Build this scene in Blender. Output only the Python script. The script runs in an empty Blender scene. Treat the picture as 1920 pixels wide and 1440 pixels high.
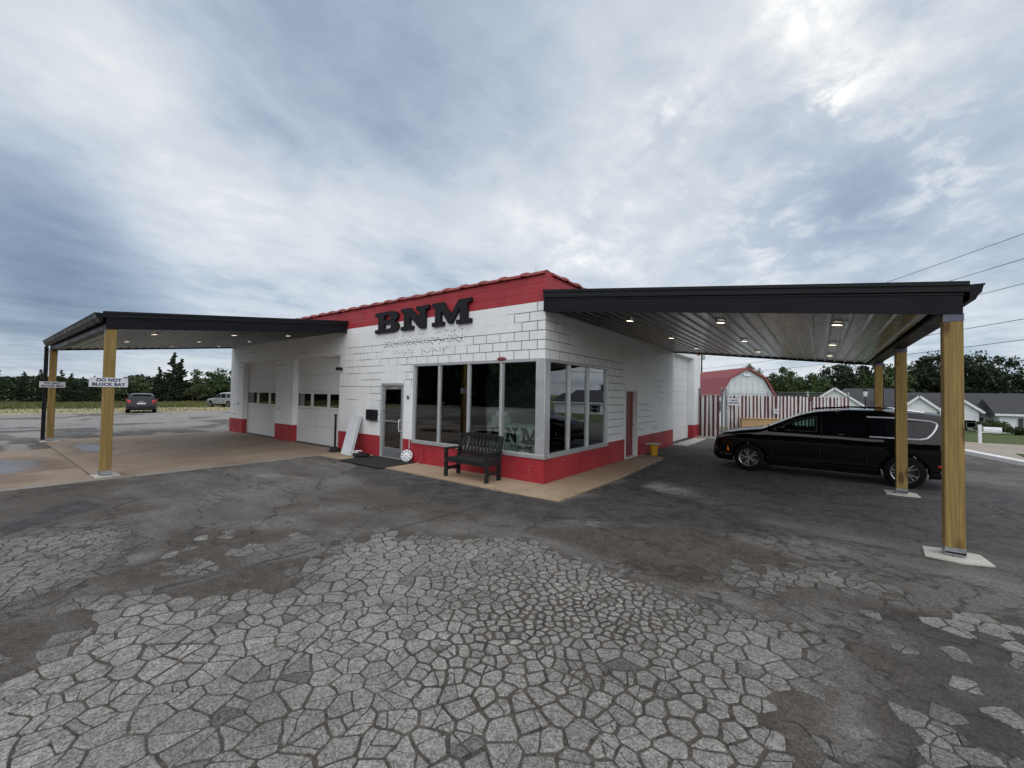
import bpy, bmesh, math, random
import numpy as np
from mathutils import Vector, Matrix
random.seed(7); RNG = np.random.default_rng(11)
scene = bpy.context.scene
COL = scene.collection
R = math.radians

# ------------------------------------------------------------------ camera, sky, sun, exposure
F_PX, YAW, PITCH, ROLL = 771.57, -0.642505, 0.024944, 0.017072
CAM = Vector((4.615, -7.303, 1.878))
_fw = Vector((math.sin(YAW)*math.cos(PITCH), math.cos(YAW)*math.cos(PITCH), math.sin(PITCH)))
_rt = Vector((math.cos(YAW), -math.sin(YAW), 0)); _up = _rt.cross(_fw)
_r2 = _rt*math.cos(ROLL) + _up*math.sin(ROLL); _u2 = -_rt*math.sin(ROLL) + _up*math.cos(ROLL)
cam_d = bpy.data.cameras.new("camera"); cam = bpy.data.objects.new("camera", cam_d); COL.objects.link(cam)
cam_d.sensor_width = 36.0; cam_d.sensor_fit = 'HORIZONTAL'; cam_d.lens = F_PX/1920*36.0
cam_d.clip_start = 0.05; cam_d.clip_end = 6000
cam.matrix_world = Matrix(((_r2.x, _u2.x, -_fw.x, CAM.x), (_r2.y, _u2.y, -_fw.y, CAM.y), (_r2.z, _u2.z, -_fw.z, CAM.z), (0, 0, 0, 1)))
scene.camera = cam

SUN_EL, SUN_AZ = R(52), R(150)      # azimuth clockwise from +Y: set behind the camera, opposite the bright sky, to brighten the front
world = bpy.data.worlds.new("World"); scene.world = world; world.use_nodes = True
def build_world():
    nt = world.node_tree; nt.nodes.clear(); N = nt.nodes.new; L = nt.links.new
    def math_(op, a, b=None, c=None, clamp=False):
        n = N('ShaderNodeMath'); n.operation = op; n.use_clamp = clamp
        for i, v in enumerate((a, b, c)):
            if v is None: continue
            if isinstance(v, (int, float)): n.inputs[i].default_value = v
            else: L(v, n.inputs[i])
        return n.outputs[0]
    def vmath(op, a, b=None, out=0):
        n = N('ShaderNodeVectorMath'); n.operation = op
        for i, v in enumerate((a, b)):
            if v is None: continue
            if isinstance(v, (tuple, list)): n.inputs[i].default_value = v
            else: L(v, n.inputs[i])
        return n.outputs['Value' if out else 'Vector']
    tc = N('ShaderNodeTexCoord'); d = vmath('NORMALIZE', tc.outputs['Generated'])
    sep = N('ShaderNodeSeparateXYZ'); L(d, sep.inputs[0]); dx, dy, dz = sep.outputs
    zz = math_('ADD', math_('MAXIMUM', dz, 0.0), 0.16)
    cx = N('ShaderNodeCombineXYZ'); L(math_('DIVIDE', dx, zz), cx.inputs[0]); L(math_('DIVIDE', dy, zz), cx.inputs[1])
    p = cx.outputs[0]
    def noise(vec, scale, detail, rough, dist=0.0, off=(0, 0, 0), sc=(1, 1, 1), rot=0.0):
        m = N('ShaderNodeMapping'); L(vec, m.inputs[0]); m.inputs[1].default_value = off; m.inputs[3].default_value = sc; m.inputs[2].default_value = (0, 0, rot)
        n = N('ShaderNodeTexNoise'); L(m.outputs[0], n.inputs['Vector']); n.inputs['Scale'].default_value = scale
        n.inputs['Detail'].default_value = detail; n.inputs['Roughness'].default_value = rough; n.inputs['Distortion'].default_value = dist
        return n.outputs[0]
    def stretch(v, lo, hi): return math_('DIVIDE', math_('SUBTRACT', v, lo), hi-lo)
    big = stretch(noise(p, 0.6, 3, 0.45, 0.3, (1.7, 4.2, 0), (1, .8, 1), R(28)), 0.32, 0.68)
    mid = stretch(noise(p, 2.1, 8, 0.56, 0.35, (3.1, 0.6, 2), (1, .75, 1), R(35)), 0.3, 0.7)
    fine = stretch(noise(p, 5.5, 10, 0.62, 0.3, (0.4, 1.9, 5), (1, .85, 1), R(20)), 0.3, 0.7)
    low = stretch(noise(d, 3.0, 6, 0.55, 0.3, (0.3, 0.2, 1.4), (1, 1, 13)), 0.32, 0.68)   # flat streets of cloud seen edge on
    v = math_('ADD', math_('ADD', math_('MULTIPLY', big, .22), math_('MULTIPLY', mid, .25)), math_('MULTIPLY', fine, .16))
    v = math_('ADD', v, 0.31)
    hz = math_('SUBTRACT', 1.0, math_('MULTIPLY', dz, 4.2), clamp=True)
    v = math_('ADD', v, math_('MULTIPLY', hz, math_('SUBTRACT', math_('MULTIPLY', low, .46), .12)))
    # cloud banks: bright breaks and heavy undersides, as broad lobes about a direction
    for c, k, amp in LOBES:
        g = math_('POWER', math_('MAXIMUM', vmath('DOT_PRODUCT', d, c, 1), 0.0), k)
        br = math_('ADD', .62, math_('MULTIPLY', mid, .76))
        v = math_('ADD', v, math_('MULTIPLY', math_('MULTIPLY', g, amp), br))
    for c, k, amp in GLINTS:      # thin places where the sun-side light breaks through, ragged by the fine cloud
        g = math_('POWER', math_('MAXIMUM', vmath('DOT_PRODUCT', d, c, 1), 0.0), k)
        rag = math_('MAXIMUM', math_('SUBTRACT', math_('ADD', math_('MULTIPLY', fine, 1.6), math_('MULTIPLY', mid, .9)), 1.15), 0.0)
        v = math_('ADD', v, math_('MULTIPLY', math_('MULTIPLY', g, amp), rag))
    v = math_('SUBTRACT', v, math_('MULTIPLY', math_('MAXIMUM', math_('SUBTRACT', v, .66), 0.0), .42))
    ramp = N('ShaderNodeValToRGB'); L(v, ramp.inputs[0]); cr = ramp.color_ramp
    cols = [(0.0, (.14, .195, .285)), (.22, (.21, .27, .365)), (.42, (.315, .38, .48)), (.60, (.445, .51, .595)), (.80, (.67, .70, .73)), (1.0, (.97, .965, .945))]
    cr.elements[0].position = 0; cr.elements[0].color = (*cols[0][1], 1); cr.elements[1].position = 1; cr.elements[1].color = (*cols[-1][1], 1)
    for pos, c in cols[1:-1]:
        e = cr.elements.new(pos); e.color = (*c, 1)
    sky = N('ShaderNodeTexSky'); sky.sky_type = 'NISHITA'; sky.sun_disc = False; sky.sun_elevation = SUN_EL; sky.sun_rotation = SUN_AZ
    sc = vmath('MULTIPLY', ramp.outputs[0], (SKY_K, SKY_K, SKY_K))
    mix = N('ShaderNodeMix'); mix.data_type = 'RGBA'; mix.inputs[0].default_value = 0.90
    L(sky.outputs[0], mix.inputs[6]); L(sc, mix.inputs[7])
    bg = N('ShaderNodeBackground'); bg.inputs[1].default_value = 0.1; L(mix.outputs[2], bg.inputs[0])
    out = N('ShaderNodeOutputWorld'); L(bg.outputs[0], out.inputs[0])
SKY_K = 7.3
LOBES = [((-.90, .06, .45), 60, .20), ((-.895, .20, .395), 70, .26), ((-.86, .37, .34), 80, .26), ((-.80, .50, .32), 90, .20), ((-.617, .693, .34), 70, .36),
         ((-.415, .821, .373), 80, .22), ((-.03, .90, .44), 14, .09), ((-.95, .05, .31), 160, -.36), ((-.985, .10, .16), 110, -.36), ((-.70, .36, .62), 22, -.16),
         ((-.61, .60, .51), 60, -.16), ((.05, .95, .315), 220, -.14), ((-.25, .90, .30), 300, -.12)]
GLINTS = [((.003, .87, .494), 900, .62), ((-.237, .803, .547), 500, .40), ((.152, .921, .359), 420, .42), ((-.025, .784, .621), 600, .36), ((-.10, .946, .307), 300, .36), ((.05, .87, .49), 40, .22), ((-.42, .83, .36), 120, .30)]
build_world()
sun_d = bpy.data.lights.new("sun", 'SUN'); sun = bpy.data.objects.new("sun", sun_d); COL.objects.link(sun)
sun_d.energy = 1.5; sun_d.angle = R(112); sun_d.color = (1, .97, .93)
_sd = Vector((math.sin(SUN_AZ)*math.cos(SUN_EL), math.cos(SUN_AZ)*math.cos(SUN_EL), math.sin(SUN_EL)))
sun.rotation_euler = _sd.to_track_quat('Z', 'Y').to_euler(); sun.location = (0, -30, 40)
vs = scene.view_settings; vs.view_transform = 'Standard'; vs.look = 'None'; vs.gamma = 1; vs.use_curve_mapping = False; vs.exposure = 0.68
scene.render.engine = 'CYCLES'; scene.cycles.max_bounces = 8; scene.cycles.transparent_max_bounces = 16; scene.cycles.use_denoising = True

# ------------------------------------------------------------------ helpers: meshes and objects
class MB:
    """collects shapes, each with a material slot; build() links them as one mesh object"""
    def __init__(s): s.v, s.f, s.m = [], [], []
    def add(s, vs, fs, m=0):
        b = len(s.v); s.v += [tuple(p) for p in vs]; s.f += [tuple(i+b for i in f) for f in fs]; s.m += [m]*len(fs); return s
    def box(s, a, b, m=0, bev=0.0):
        (x0, y0, z0), (x1, y1, z1) = [min(p, q) for p, q in zip(a, b)], [max(p, q) for p, q in zip(a, b)]
        if bev <= 0:
            return s.add([(x0,y0,z0),(x1,y0,z0),(x1,y1,z0),(x0,y1,z0),(x0,y0,z1),(x1,y0,z1),(x1,y1,z1),(x0,y1,z1)],
                         [(0,3,2,1),(4,5,6,7),(0,1,5,4),(1,2,6,5),(2,3,7,6),(3,0,4,7)], m)
        bev = min(bev, (x1-x0)*.45, (y1-y0)*.45, (z1-z0)*.45); vs, fs = [], []
        X, Y, Z = (x0, x1), (y0, y1), (z0, z1)
        idx = {}
        for i in (0, 1):
            for j in (0, 1):
                for k in (0, 1):
                    sx, sy, sz = (1-2*i)*bev, (1-2*j)*bev, (1-2*k)*bev
                    idx[i,j,k,0] = len(vs); vs.append((X[i], Y[j]+sy, Z[k]+sz))
                    idx[i,j,k,1] = len(vs); vs.append((X[i]+sx, Y[j], Z[k]+sz))
                    idx[i,j,k,2] = len(vs); vs.append((X[i]+sx, Y[j]+sy, Z[k]))
        q = [(0,0),(1,0),(1,1),(0,1)]
        for i in (0, 1):
            f = [idx[i,a_,b_,0] for a_, b_ in q]; fs.append(f if i else f[::-1])
            f = [idx[a_,i,b_,1] for a_, b_ in q]; fs.append(f[::-1] if i else f)
            f = [idx[a_,b_,i,2] for a_, b_ in q]; fs.append(f if i else f[::-1])
        for i in (0, 1):
            for j in (0, 1):
                fs.append((idx[i,j,0,0], idx[i,j,1,0], idx[i,j,1,1], idx[i,j,0,1]) if (i+j) % 2 else (idx[i,j,0,1], idx[i,j,1,1], idx[i,j,1,0], idx[i,j,0,0]))
                fs.append((idx[i,0,j,0], idx[i,1,j,0], idx[i,1,j,2], idx[i,0,j,2]) if (i+j) % 2 == 0 else (idx[i,0,j,2], idx[i,1,j,2], idx[i,1,j,0], idx[i,0,j,0]))
                fs.append((idx[0,i,j,1], idx[1,i,j,1], idx[1,i,j,2], idx[0,i,j,2]) if (i+j) % 2 else (idx[0,i,j,2], idx[1,i,j,2], idx[1,i,j,1], idx[0,i,j,1]))
                for k in (0, 1):
                    f = (idx[i,j,k,0], idx[i,j,k,1], idx[i,j,k,2]); fs.append(f if (i+j+k) % 2 else f[::-1])
        return s.add(vs, fs, m)
    def tube(s, pts, r, n=8, m=0, caps=True):
        """round bar along points; r a number or a list"""
        pts = [Vector(p) for p in pts]; rs = r if isinstance(r, (list, tuple)) else [r]*len(pts); rings = []; vs = []; fs = []
        t0 = (pts[1]-pts[0]).normalized(); ref = Vector((0,0,1)) if abs(t0.z) < .9 else Vector((1,0,0)); u = t0.cross(ref).normalized()
        for i, p in enumerate(pts):
            t = (pts[min(i+1, len(pts)-1)]-pts[max(i-1, 0)]).normalized(); u = (u - t*u.dot(t)).normalized(); w = t.cross(u)
            for k in range(n):
                a = 2*math.pi*k/n; vs.append(p + (u*math.cos(a)+w*math.sin(a))*rs[i])
        for i in range(len(pts)-1):
            for k in range(n): fs.append((i*n+k, i*n+(k+1) % n, (i+1)*n+(k+1) % n, (i+1)*n+k))
        if caps: fs += [tuple(range(n))[::-1], tuple((len(pts)-1)*n+k for k in range(n))]
        return s.add(vs, fs, m)
    def bar(s, a, b, w, h, m=0, up=(0, 0, 1)):
        """rectangular bar from a to b, w across, h along up"""
        a, b = Vector(a), Vector(b); t = (b-a).normalized(); x = t.cross(Vector(up)).normalized(); z = x.cross(t)
        vs = [p+x*(i*w/2)+z*(j*h/2) for p in (a, b) for i, j in ((-1,-1),(1,-1),(1,1),(-1,1))]
        return s.add(vs, [(0,1,2,3),(7,6,5,4),(0,4,5,1),(1,5,6,2),(2,6,7,3),(3,7,4,0)], m)
    def prism(s, poly, o, ux, uy, depth, m=0):
        """polygon (2D list, counter-clockwise seen against n) in plane o+ux*a+uy*b, extruded by depth along n = ux x uy"""
        o, ux, uy = Vector(o), Vector(ux), Vector(uy); n = ux.cross(uy).normalized(); k = len(poly)
        vs = [o+ux*a+uy*b for a, b in poly] + [o+ux*a+uy*b+n*depth for a, b in poly]
        fs = [(i, (i+1) % k, (i+1) % k+k, i+k) for i in range(k)]
        from mathutils.geometry import tessellate_polygon
        tri = tessellate_polygon([[Vector((a, b, 0)) for a, b in poly]])
        for t in tri:
            (ax, ay), (bx, by), (cx, cy) = (poly[i] for i in t)
            if (bx-ax)*(cy-ay)-(by-ay)*(cx-ax) < 0: t = t[::-1]
            fs += [tuple(i+k for i in t), tuple(t[::-1])]
        return s.add(vs, fs, m)
    def lathe(s, prof, o=(0,0,0), ax='z', n=16, m=0):
        """profile [(r, h)] turned about an axis"""
        vs, fs = [], []
        for r_, h in prof:
            for k in range(n):
                a = 2*math.pi*k/n; c, q = r_*math.cos(a), r_*math.sin(a)
                p = {'z': (c, q, h), 'y': (q, h, c), 'x': (h, c, q)}[ax]; vs.append((o[0]+p[0], o[1]+p[1], o[2]+p[2]))
        for i in range(len(prof)-1):
            for k in range(n): fs.append((i*n+k, i*n+(k+1) % n, (i+1)*n+(k+1) % n, (i+1)*n+k))
        return s.add(vs, fs, m)
    def mesh(s, name, mats=None, smooth=False):
        me = bpy.data.meshes.new(name); me.from_pydata(s.v, [], s.f)
        for mt in (mats or []): me.materials.append(mt)
        if mats and len(mats) > 1: me.polygons.foreach_set('material_index', s.m)
        if smooth:
            me.polygons.foreach_set('use_smooth', [True]*len(me.polygons))
            try: me.set_sharp_from_angle(angle=R(smooth if smooth is not True else 40))
            except Exception: pass
        me.update(); return me
    def build(s, name, mats, parent=None, smooth=False, loc=None):
        return obj(name, s.mesh(name, mats if isinstance(mats, (list, tuple)) else [mats], smooth), parent, loc)
def obj(name, me, parent=None, loc=None):
    o = bpy.data.objects.new(name, me); COL.objects.link(o)
    if parent is not None: o.parent = parent
    if loc is not None: o.location = loc
    return o
def tag(o, label=None, cat=None, group=None, kind=None):
    for k, v in (('label', label), ('category', cat), ('group', group), ('kind', kind)):
        if v: o[k] = v
    return o
def empty(name, loc=(0, 0, 0), rz=0.0, label=None, cat=None, group=None, kind=None):
    o = bpy.data.objects.new(name, None); COL.objects.link(o); o.location = loc; o.rotation_euler = (0, 0, rz); o.empty_display_size = .2
    return tag(o, label, cat, group, kind)
def copy_tree(o, parent=None):
    c = o.copy(); COL.objects.link(c); c.parent = parent
    for ch in list(o.children): copy_tree(ch, c)
    return c
def text_mesh(name, txt, size, bold=0.0, sx=1.0, extrude=0.002, align='CENTER', space=1.0):
    cu = bpy.data.curves.new(name, 'FONT'); cu.body = txt; cu.size = size; cu.align_x = align; cu.extrude = extrude; cu.offset = bold; cu.space_character = space; cu.resolution_u = 4
    o = bpy.data.objects.new(name, cu); COL.objects.link(o)
    dg = bpy.context.evaluated_depsgraph_get(); me = bpy.data.meshes.new_from_object(o.evaluated_get(dg)); bpy.data.objects.remove(o); bpy.data.curves.remove(cu)
    n = len(me.vertices); a = np.empty(n*3); me.vertices.foreach_get('co', a); a = a.reshape(-1, 3); a[:, 0] *= sx; me.vertices.foreach_set('co', a.ravel()); me.name = name
    return me

# ------------------------------------------------------------------ helpers: materials
MATS = {}
class NT:
    def __init__(s, name):
        s.mat = bpy.data.materials.new(name); s.mat.use_nodes = True; s.t = s.mat.node_tree; s.b = s.t.nodes['Principled BSDF']; s.out = s.t.nodes['Material Output']
        MATS[name] = s.mat; s._pos = None
    def N(s, k): return s.t.nodes.new('ShaderNode'+k)
    def L(s, a, b): s.t.links.new(a, b)
    def pos(s, kind='world'):
        if kind == 'world': return s.N('NewGeometry').outputs['Position']
        return s.N('TexCoord').outputs['Object']
    def put(s, sock, v):
        if isinstance(v, (int, float)): sock.default_value = v
        elif isinstance(v, (tuple, list)): sock.default_value = (*v, 1) if len(v) == 3 and len(sock.default_value) == 4 else v
        else: s.L(v, sock)
    def math(s, op, a, b=None, c=None, clamp=False):
        n = s.N('Math'); n.operation = op; n.use_clamp = clamp
        for i, v in enumerate((a, b, c)):
            if v is not None: s.put(n.inputs[i], v)
        return n.outputs[0]
    def noise(s, vec, scale, detail=4, rough=.5, dist=0, sc=None, off=None):
        if sc or off:
            m = s.N('Mapping'); s.L(vec, m.inputs[0])
            if sc: m.inputs[3].default_value = sc
            if off: m.inputs[1].default_value = off
            vec = m.outputs[0]
        n = s.N('TexNoise'); s.L(vec, n.inputs['Vector']); n.inputs['Scale'].default_value = scale; n.inputs['Detail'].default_value = detail
        n.inputs['Roughness'].default_value = rough; n.inputs['Distortion'].default_value = dist; return n.outputs[0]
    def voro(s, vec, scale, feature='F1', out='Distance', rnd=1.0):
        n = s.N('TexVoronoi'); n.feature = feature; s.L(vec, n.inputs['Vector']); n.inputs['Scale'].default_value = scale; n.inputs['Randomness'].default_value = rnd; return n.outputs[out]
    def ramp(s, v, lo, hi, a=0.0, b=1.0):
        n = s.N('MapRange'); s.put(n.inputs[0], v); n.inputs[1].default_value = lo; n.inputs[2].default_value = hi; n.inputs[3].default_value = a; n.inputs[4].default_value = b; return n.outputs[0]
    def mix(s, f, a, b, mode='MIX'):
        n = s.N('Mix'); n.data_type = 'RGBA'; n.blend_type = mode; s.put(n.inputs[0], f); s.put(n.inputs[6], a); s.put(n.inputs[7], b); return n.outputs[2]
    def bump(s, h, strength=.3, dist=.01):
        n = s.N('Bump'); n.inputs['Strength'].default_value = strength; n.inputs['Distance'].default_value = dist; s.L(h, n.inputs['Height'])
        if s.b.inputs['Normal'].is_linked: s.L(s.b.inputs['Normal'].links[0].from_socket, n.inputs['Normal'])
        s.L(n.outputs[0], s.b.inputs['Normal'])
    def set(s, **k):
        for a, v in k.items(): s.put(s.b.inputs[{'base': 'Base Color', 'rough': 'Roughness', 'metal': 'Metallic', 'spec': 'Specular IOR Level', 'coat': 'Coat Weight', 'coatr': 'Coat Roughness', 'alpha': 'Alpha'}.get(a, a)], v)
def simple(name, base, rough=.55, metal=0., var=.12, scale=6., bumps=0., bscale=60., spec=.5, coat=0., space='world', rvar=.1):
    t = NT(name); p = t.pos(space); n = t.noise(p, scale, 5, .6)
    lo = tuple(c*(1-var) for c in base); hi = tuple(min(c*(1+var), 1) for c in base)
    t.set(base=t.mix(t.ramp(n, .3, .7), lo, hi), rough=t.ramp(n, .3, .7, max(rough-rvar, .02), min(rough+rvar, 1)), metal=metal, spec=spec, coat=coat, coatr=.05)
    if bumps: t.bump(t.noise(p, bscale, 3, .6), bumps, .004)
    return t.mat
# ------------------------------------------------------------------ numpy noise and polygon fields
_lat = RNG.random((256, 256))
def vnoise(x, y):
    xi = np.floor(x).astype(int); yi = np.floor(y).astype(int); fx = x-xi; fy = y-yi; fx = fx*fx*(3-2*fx); fy = fy*fy*(3-2*fy)
    g = lambda i, j: _lat[i % 256, j % 256]
    return (g(xi, yi)*(1-fx)+g(xi+1, yi)*fx)*(1-fy) + (g(xi, yi+1)*(1-fx)+g(xi+1, yi+1)*fx)*fy
def fbm(x, y, o=4):
    s = 0; a = .5
    for i in range(o): s = s+a*vnoise(x*2**i+17*i, y*2**i+31*i); a *= .5
    return s/(1-.5**o)*1.0
def sdist(X, Y, poly):
    """signed distance, positive inside"""
    P = np.array(poly, float); d = np.full(X.shape, 1e9); ins = np.zeros(X.shape, bool); n = len(P)
    for i in range(n):
        a, b = P[i], P[(i+1) % n]; e = b-a; t = np.clip(((X-a[0])*e[0]+(Y-a[1])*e[1])/max(e@e, 1e-9), 0, 1)
        d = np.minimum(d, np.hypot(X-a[0]-t*e[0], Y-a[1]-t*e[1]))
        c = (a[1] > Y) != (b[1] > Y)
        with np.errstate(divide='ignore', invalid='ignore'): xx = a[0]+(Y-a[1])*e[0]/(e[1] if e[1] else 1e-9)
        ins ^= c & (X < xx)
    return np.where(ins, d, -d)
def smooth(v, lo, hi):
    t = np.clip((v-lo)/(hi-lo), 0, 1); return t*t*(3-2*t)

# ------------------------------------------------------------------ materials
def speckle(t, p, scale):
    """aggregate: each little stone its own grey"""
    n = t.N('TexVoronoi'); n.feature = 'F1'; t.L(p, n.inputs['Vector']); n.inputs['Scale'].default_value = scale
    bw = t.N('SeparateColor'); t.L(n.outputs['Color'], bw.inputs[0]); return bw.outputs[0], n.outputs['Distance']
def asphalt_mat():
    t = NT('asphalt'); p = t.pos()
    at = t.N('Attribute'); at.attribute_name = 'wear'; sp = t.N('SeparateColor'); t.L(at.outputs['Color'], sp.inputs[0]); seal, dirt, worn = sp.outputs; wet = at.outputs['Alpha']
    n1 = t.noise(p, 0.7, 6, .6); n2 = t.noise(p, 7, 6, .65); n3 = t.noise(p, 45, 3, .6)
    tr = t.noise(p, 2.2, 5, .6, .4, (.25, 1, 1), (3, 1, 0))
    sk, sd = speckle(t, p, 120); sk2, _ = speckle(t, p, 55)
    def hard(m, w=.35):   # break the painted field up with the noises
        return t.math('ADD', t.math('MULTIPLY', t.math('SUBTRACT', t.math('ADD', m, t.math('MULTIPLY', t.math('SUBTRACT', n2, .5), w)), .5), 2.2), .5, clamp=True)
    base = t.mix(t.ramp(n1, .35, .65), (.082, .076, .069), (.150, .140, .129))
    base = t.mix(t.ramp(tr, .42, .68, 0, .6), base, (.055, .046, .038))
    base = t.mix(hard(worn, .9), base, (.25, .238, .224))
    base = t.mix(t.math('MULTIPLY', hard(dirt, .8), .8), base, t.mix(t.ramp(n2, .35, .65), (.030, .025, .020), (.082, .066, .053)))
    base = t.mix(t.math('MULTIPLY', hard(seal, .7), .88), base, t.mix(t.ramp(t.noise(p, 2.6, 7, .7, .6), .35, .68), (.015, .015, .017), (.075, .072, .070)))
    fac = t.ramp(t.math('ADD', t.math('MULTIPLY', sk, .6), t.math('MULTIPLY', sk2, .4)), .2, .85, .62, 1.42)
    col = t.N('VectorMath'); col.operation = 'SCALE'; t.L(base, col.inputs[0]); t.L(fac, col.inputs['Scale'])
    # long wandering cracks
    w = t.N('Mapping'); t.L(p, w.inputs[0]); w.inputs[3].default_value = (.42, .55, 1)
    wob = t.N('VectorMath'); wob.operation = 'ADD'; t.L(w.outputs[0], wob.inputs[0]); nz = t.N('TexNoise'); nz.inputs['Scale'].default_value = 2.3; nz.inputs['Detail'].default_value = 5; t.L(p, nz.inputs['Vector'])
    sc = t.N('VectorMath'); sc.operation = 'SCALE'; t.L(nz.outputs['Color'], sc.inputs[0]); sc.inputs['Scale'].default_value = .45; t.L(sc.outputs[0], wob.inputs[1])
    e1 = t.voro(wob.outputs[0], 1.0, 'DISTANCE_TO_EDGE'); e2 = t.voro(wob.outputs[0], 3.4, 'DISTANCE_TO_EDGE')
    c1 = t.ramp(e1, .004, .016, 1, 0); c2 = t.math('MULTIPLY', t.ramp(e2, .006, .03, 1, 0), t.ramp(n1, .5, .58, 0, 1))
    crack = t.math('MULTIPLY', t.math('MAXIMUM', c1, c2), t.ramp(n2, .38, .55, .15, .95))
    fin = t.mix(t.math('MULTIPLY', crack, .8), col.outputs[0], (.022, .019, .016))
    wt = t.ramp(t.math('ADD', wet, t.math('MULTIPLY', t.math('SUBTRACT', n2, .5), .5)), .35, .75, 0, 1)
    fin = t.mix(t.math('MULTIPLY', wt, .6), fin, (.03, .03, .03))
    t.set(base=fin, rough=t.math('SUBTRACT', t.math('SUBTRACT', t.ramp(n2, .3, .7, .78, .95), t.math('MULTIPLY', seal, .2)), t.math('MULTIPLY', wt, .75)), spec=.35)
    h = t.math('SUBTRACT', t.math('ADD', t.math('MULTIPLY', sk, .5), t.math('MULTIPLY', n3, .6)), t.math('MULTIPLY', crack, 2.0))
    t.bump(h, .55, .006); return t.mat
def piece_mat():
    t = NT('asphalt_piece'); p = t.pos(); at = t.N('Attribute'); at.attribute_name = 'tint'
    n2 = t.noise(p, 5, 6, .65); n3 = t.noise(p, 60, 3, .6); sk, sd = speckle(t, p, 125); sk2, _ = speckle(t, p, 60)
    b = t.mix(t.ramp(n2, .3, .7), (.182, .173, .162), (.258, .247, .233))
    b = t.mix(1.0, b, at.outputs['Color'], 'MULTIPLY')
    fac = t.ramp(t.math('ADD', t.math('MULTIPLY', sk, .62), t.math('MULTIPLY', sk2, .38)), .2, .85, .55, 1.5)
    col = t.N('VectorMath'); col.operation = 'SCALE'; t.L(b, col.inputs[0]); t.L(fac, col.inputs['Scale'])
    fin = t.mix(t.ramp(t.noise(p, 1.6, 5, .7, off=(4, 2, 0)), .56, .74, 0, .55), col.outputs[0], (.075, .066, .058))
    t.set(base=fin, rough=t.ramp(n2, .3, .7, .76, .92), spec=.25); t.bump(t.math('ADD', t.math('MULTIPLY', sk, .5), n3), .6, .006); return t.mat
def concrete_mat(name, a, b, stain=(.16, .10, .065), sa=.5, rough=.85, wet=()):
    t = NT(name); p = t.pos(); n1 = t.noise(p, .6, 6, .6, .5); n2 = t.noise(p, 6, 6, .65); n3 = t.noise(p, 70, 3, .6); sk, _ = speckle(t, p, 160)
    st = t.noise(p, 1.1, 6, .62, .8, (.5, 1, 1), (5, 3, 0))
    c = t.mix(t.ramp(n1, .35, .65), a, b); c = t.mix(t.ramp(st, .5, .72, 0, sa), c, stain); c = t.mix(t.ramp(n2, .55, .8, 0, .35), c, tuple(v*.45 for v in a))
    cv = t.N('VectorMath'); cv.operation = 'SCALE'; t.L(c, cv.inputs[0]); t.L(t.ramp(sk, .1, .9, .82, 1.18), cv.inputs['Scale'])
    e = t.voro(p, .55, 'DISTANCE_TO_EDGE')
    cr = t.math('MULTIPLY', t.ramp(e, .002, .01, 1, 0), t.ramp(n2, .45, .6, 0, .7))
    fin = t.mix(cr, cv.outputs[0], (.05, .04, .03)); rg = t.ramp(st, .3, .75, rough, rough-.3)
    for cx, cy, rx, ry in wet:      # standing water and its damp edge
        m_ = t.N('Mapping'); m_.vector_type = 'POINT'; t.L(p, m_.inputs[0]); m_.inputs[1].default_value = (-cx/rx, -cy/ry, 0); m_.inputs[3].default_value = (1/rx, 1/ry, 0)
        ln = t.N('VectorMath'); ln.operation = 'LENGTH'; t.L(m_.outputs[0], ln.inputs[0]); q = t.math('ADD', ln.outputs['Value'], t.math('MULTIPLY', t.math('SUBTRACT', n1, .5), 2.6))
        damp = t.ramp(q, .75, 1.7, 1, 0); wt = t.ramp(q, .55, .95, 1, 0); fin = t.mix(t.math('MULTIPLY', damp, .55), fin, (.085, .055, .036)); rg = t.math('SUBTRACT', rg, t.math('MULTIPLY', wt, .9)); rg = t.math('MAXIMUM', rg, .05)
    t.set(base=fin, rough=rg, spec=.45); t.bump(t.math('ADD', n3, t.math('MULTIPLY', cr, -2)), .35, .004); return t.mat
def paint_mat(name, a, b, grime, rough=.5, gs=.5):
    t = NT(name); p = t.pos(); n1 = t.noise(p, 1.3, 5, .6); n2 = t.noise(p, 28, 4, .65); n3 = t.noise(p, 130, 3, .65); st = t.noise(p, 2.0, 6, .7, .3, (1.6, 1.6, .35))
    pit = t.voro(p, 70); pits = t.math('MULTIPLY', t.ramp(pit, .10, .2, 1, 0), t.ramp(t.noise(p, 9, 3), .5, .62, 0, 1))
    c = t.mix(t.ramp(n1, .35, .65), a, b); c = t.mix(t.ramp(st, .52, .78, 0, gs), c, grime); c = t.mix(t.math('MULTIPLY', pits, .45), c, tuple(v*.4 for v in grime))
    t.set(base=c, rough=t.ramp(n2, .3, .7, rough-.08, rough+.12), spec=.45)
    t.bump(t.math('SUBTRACT', t.math('ADD', n2, t.math('MULTIPLY', n3, .7)), pits), .35, .005); return t.mat
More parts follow.
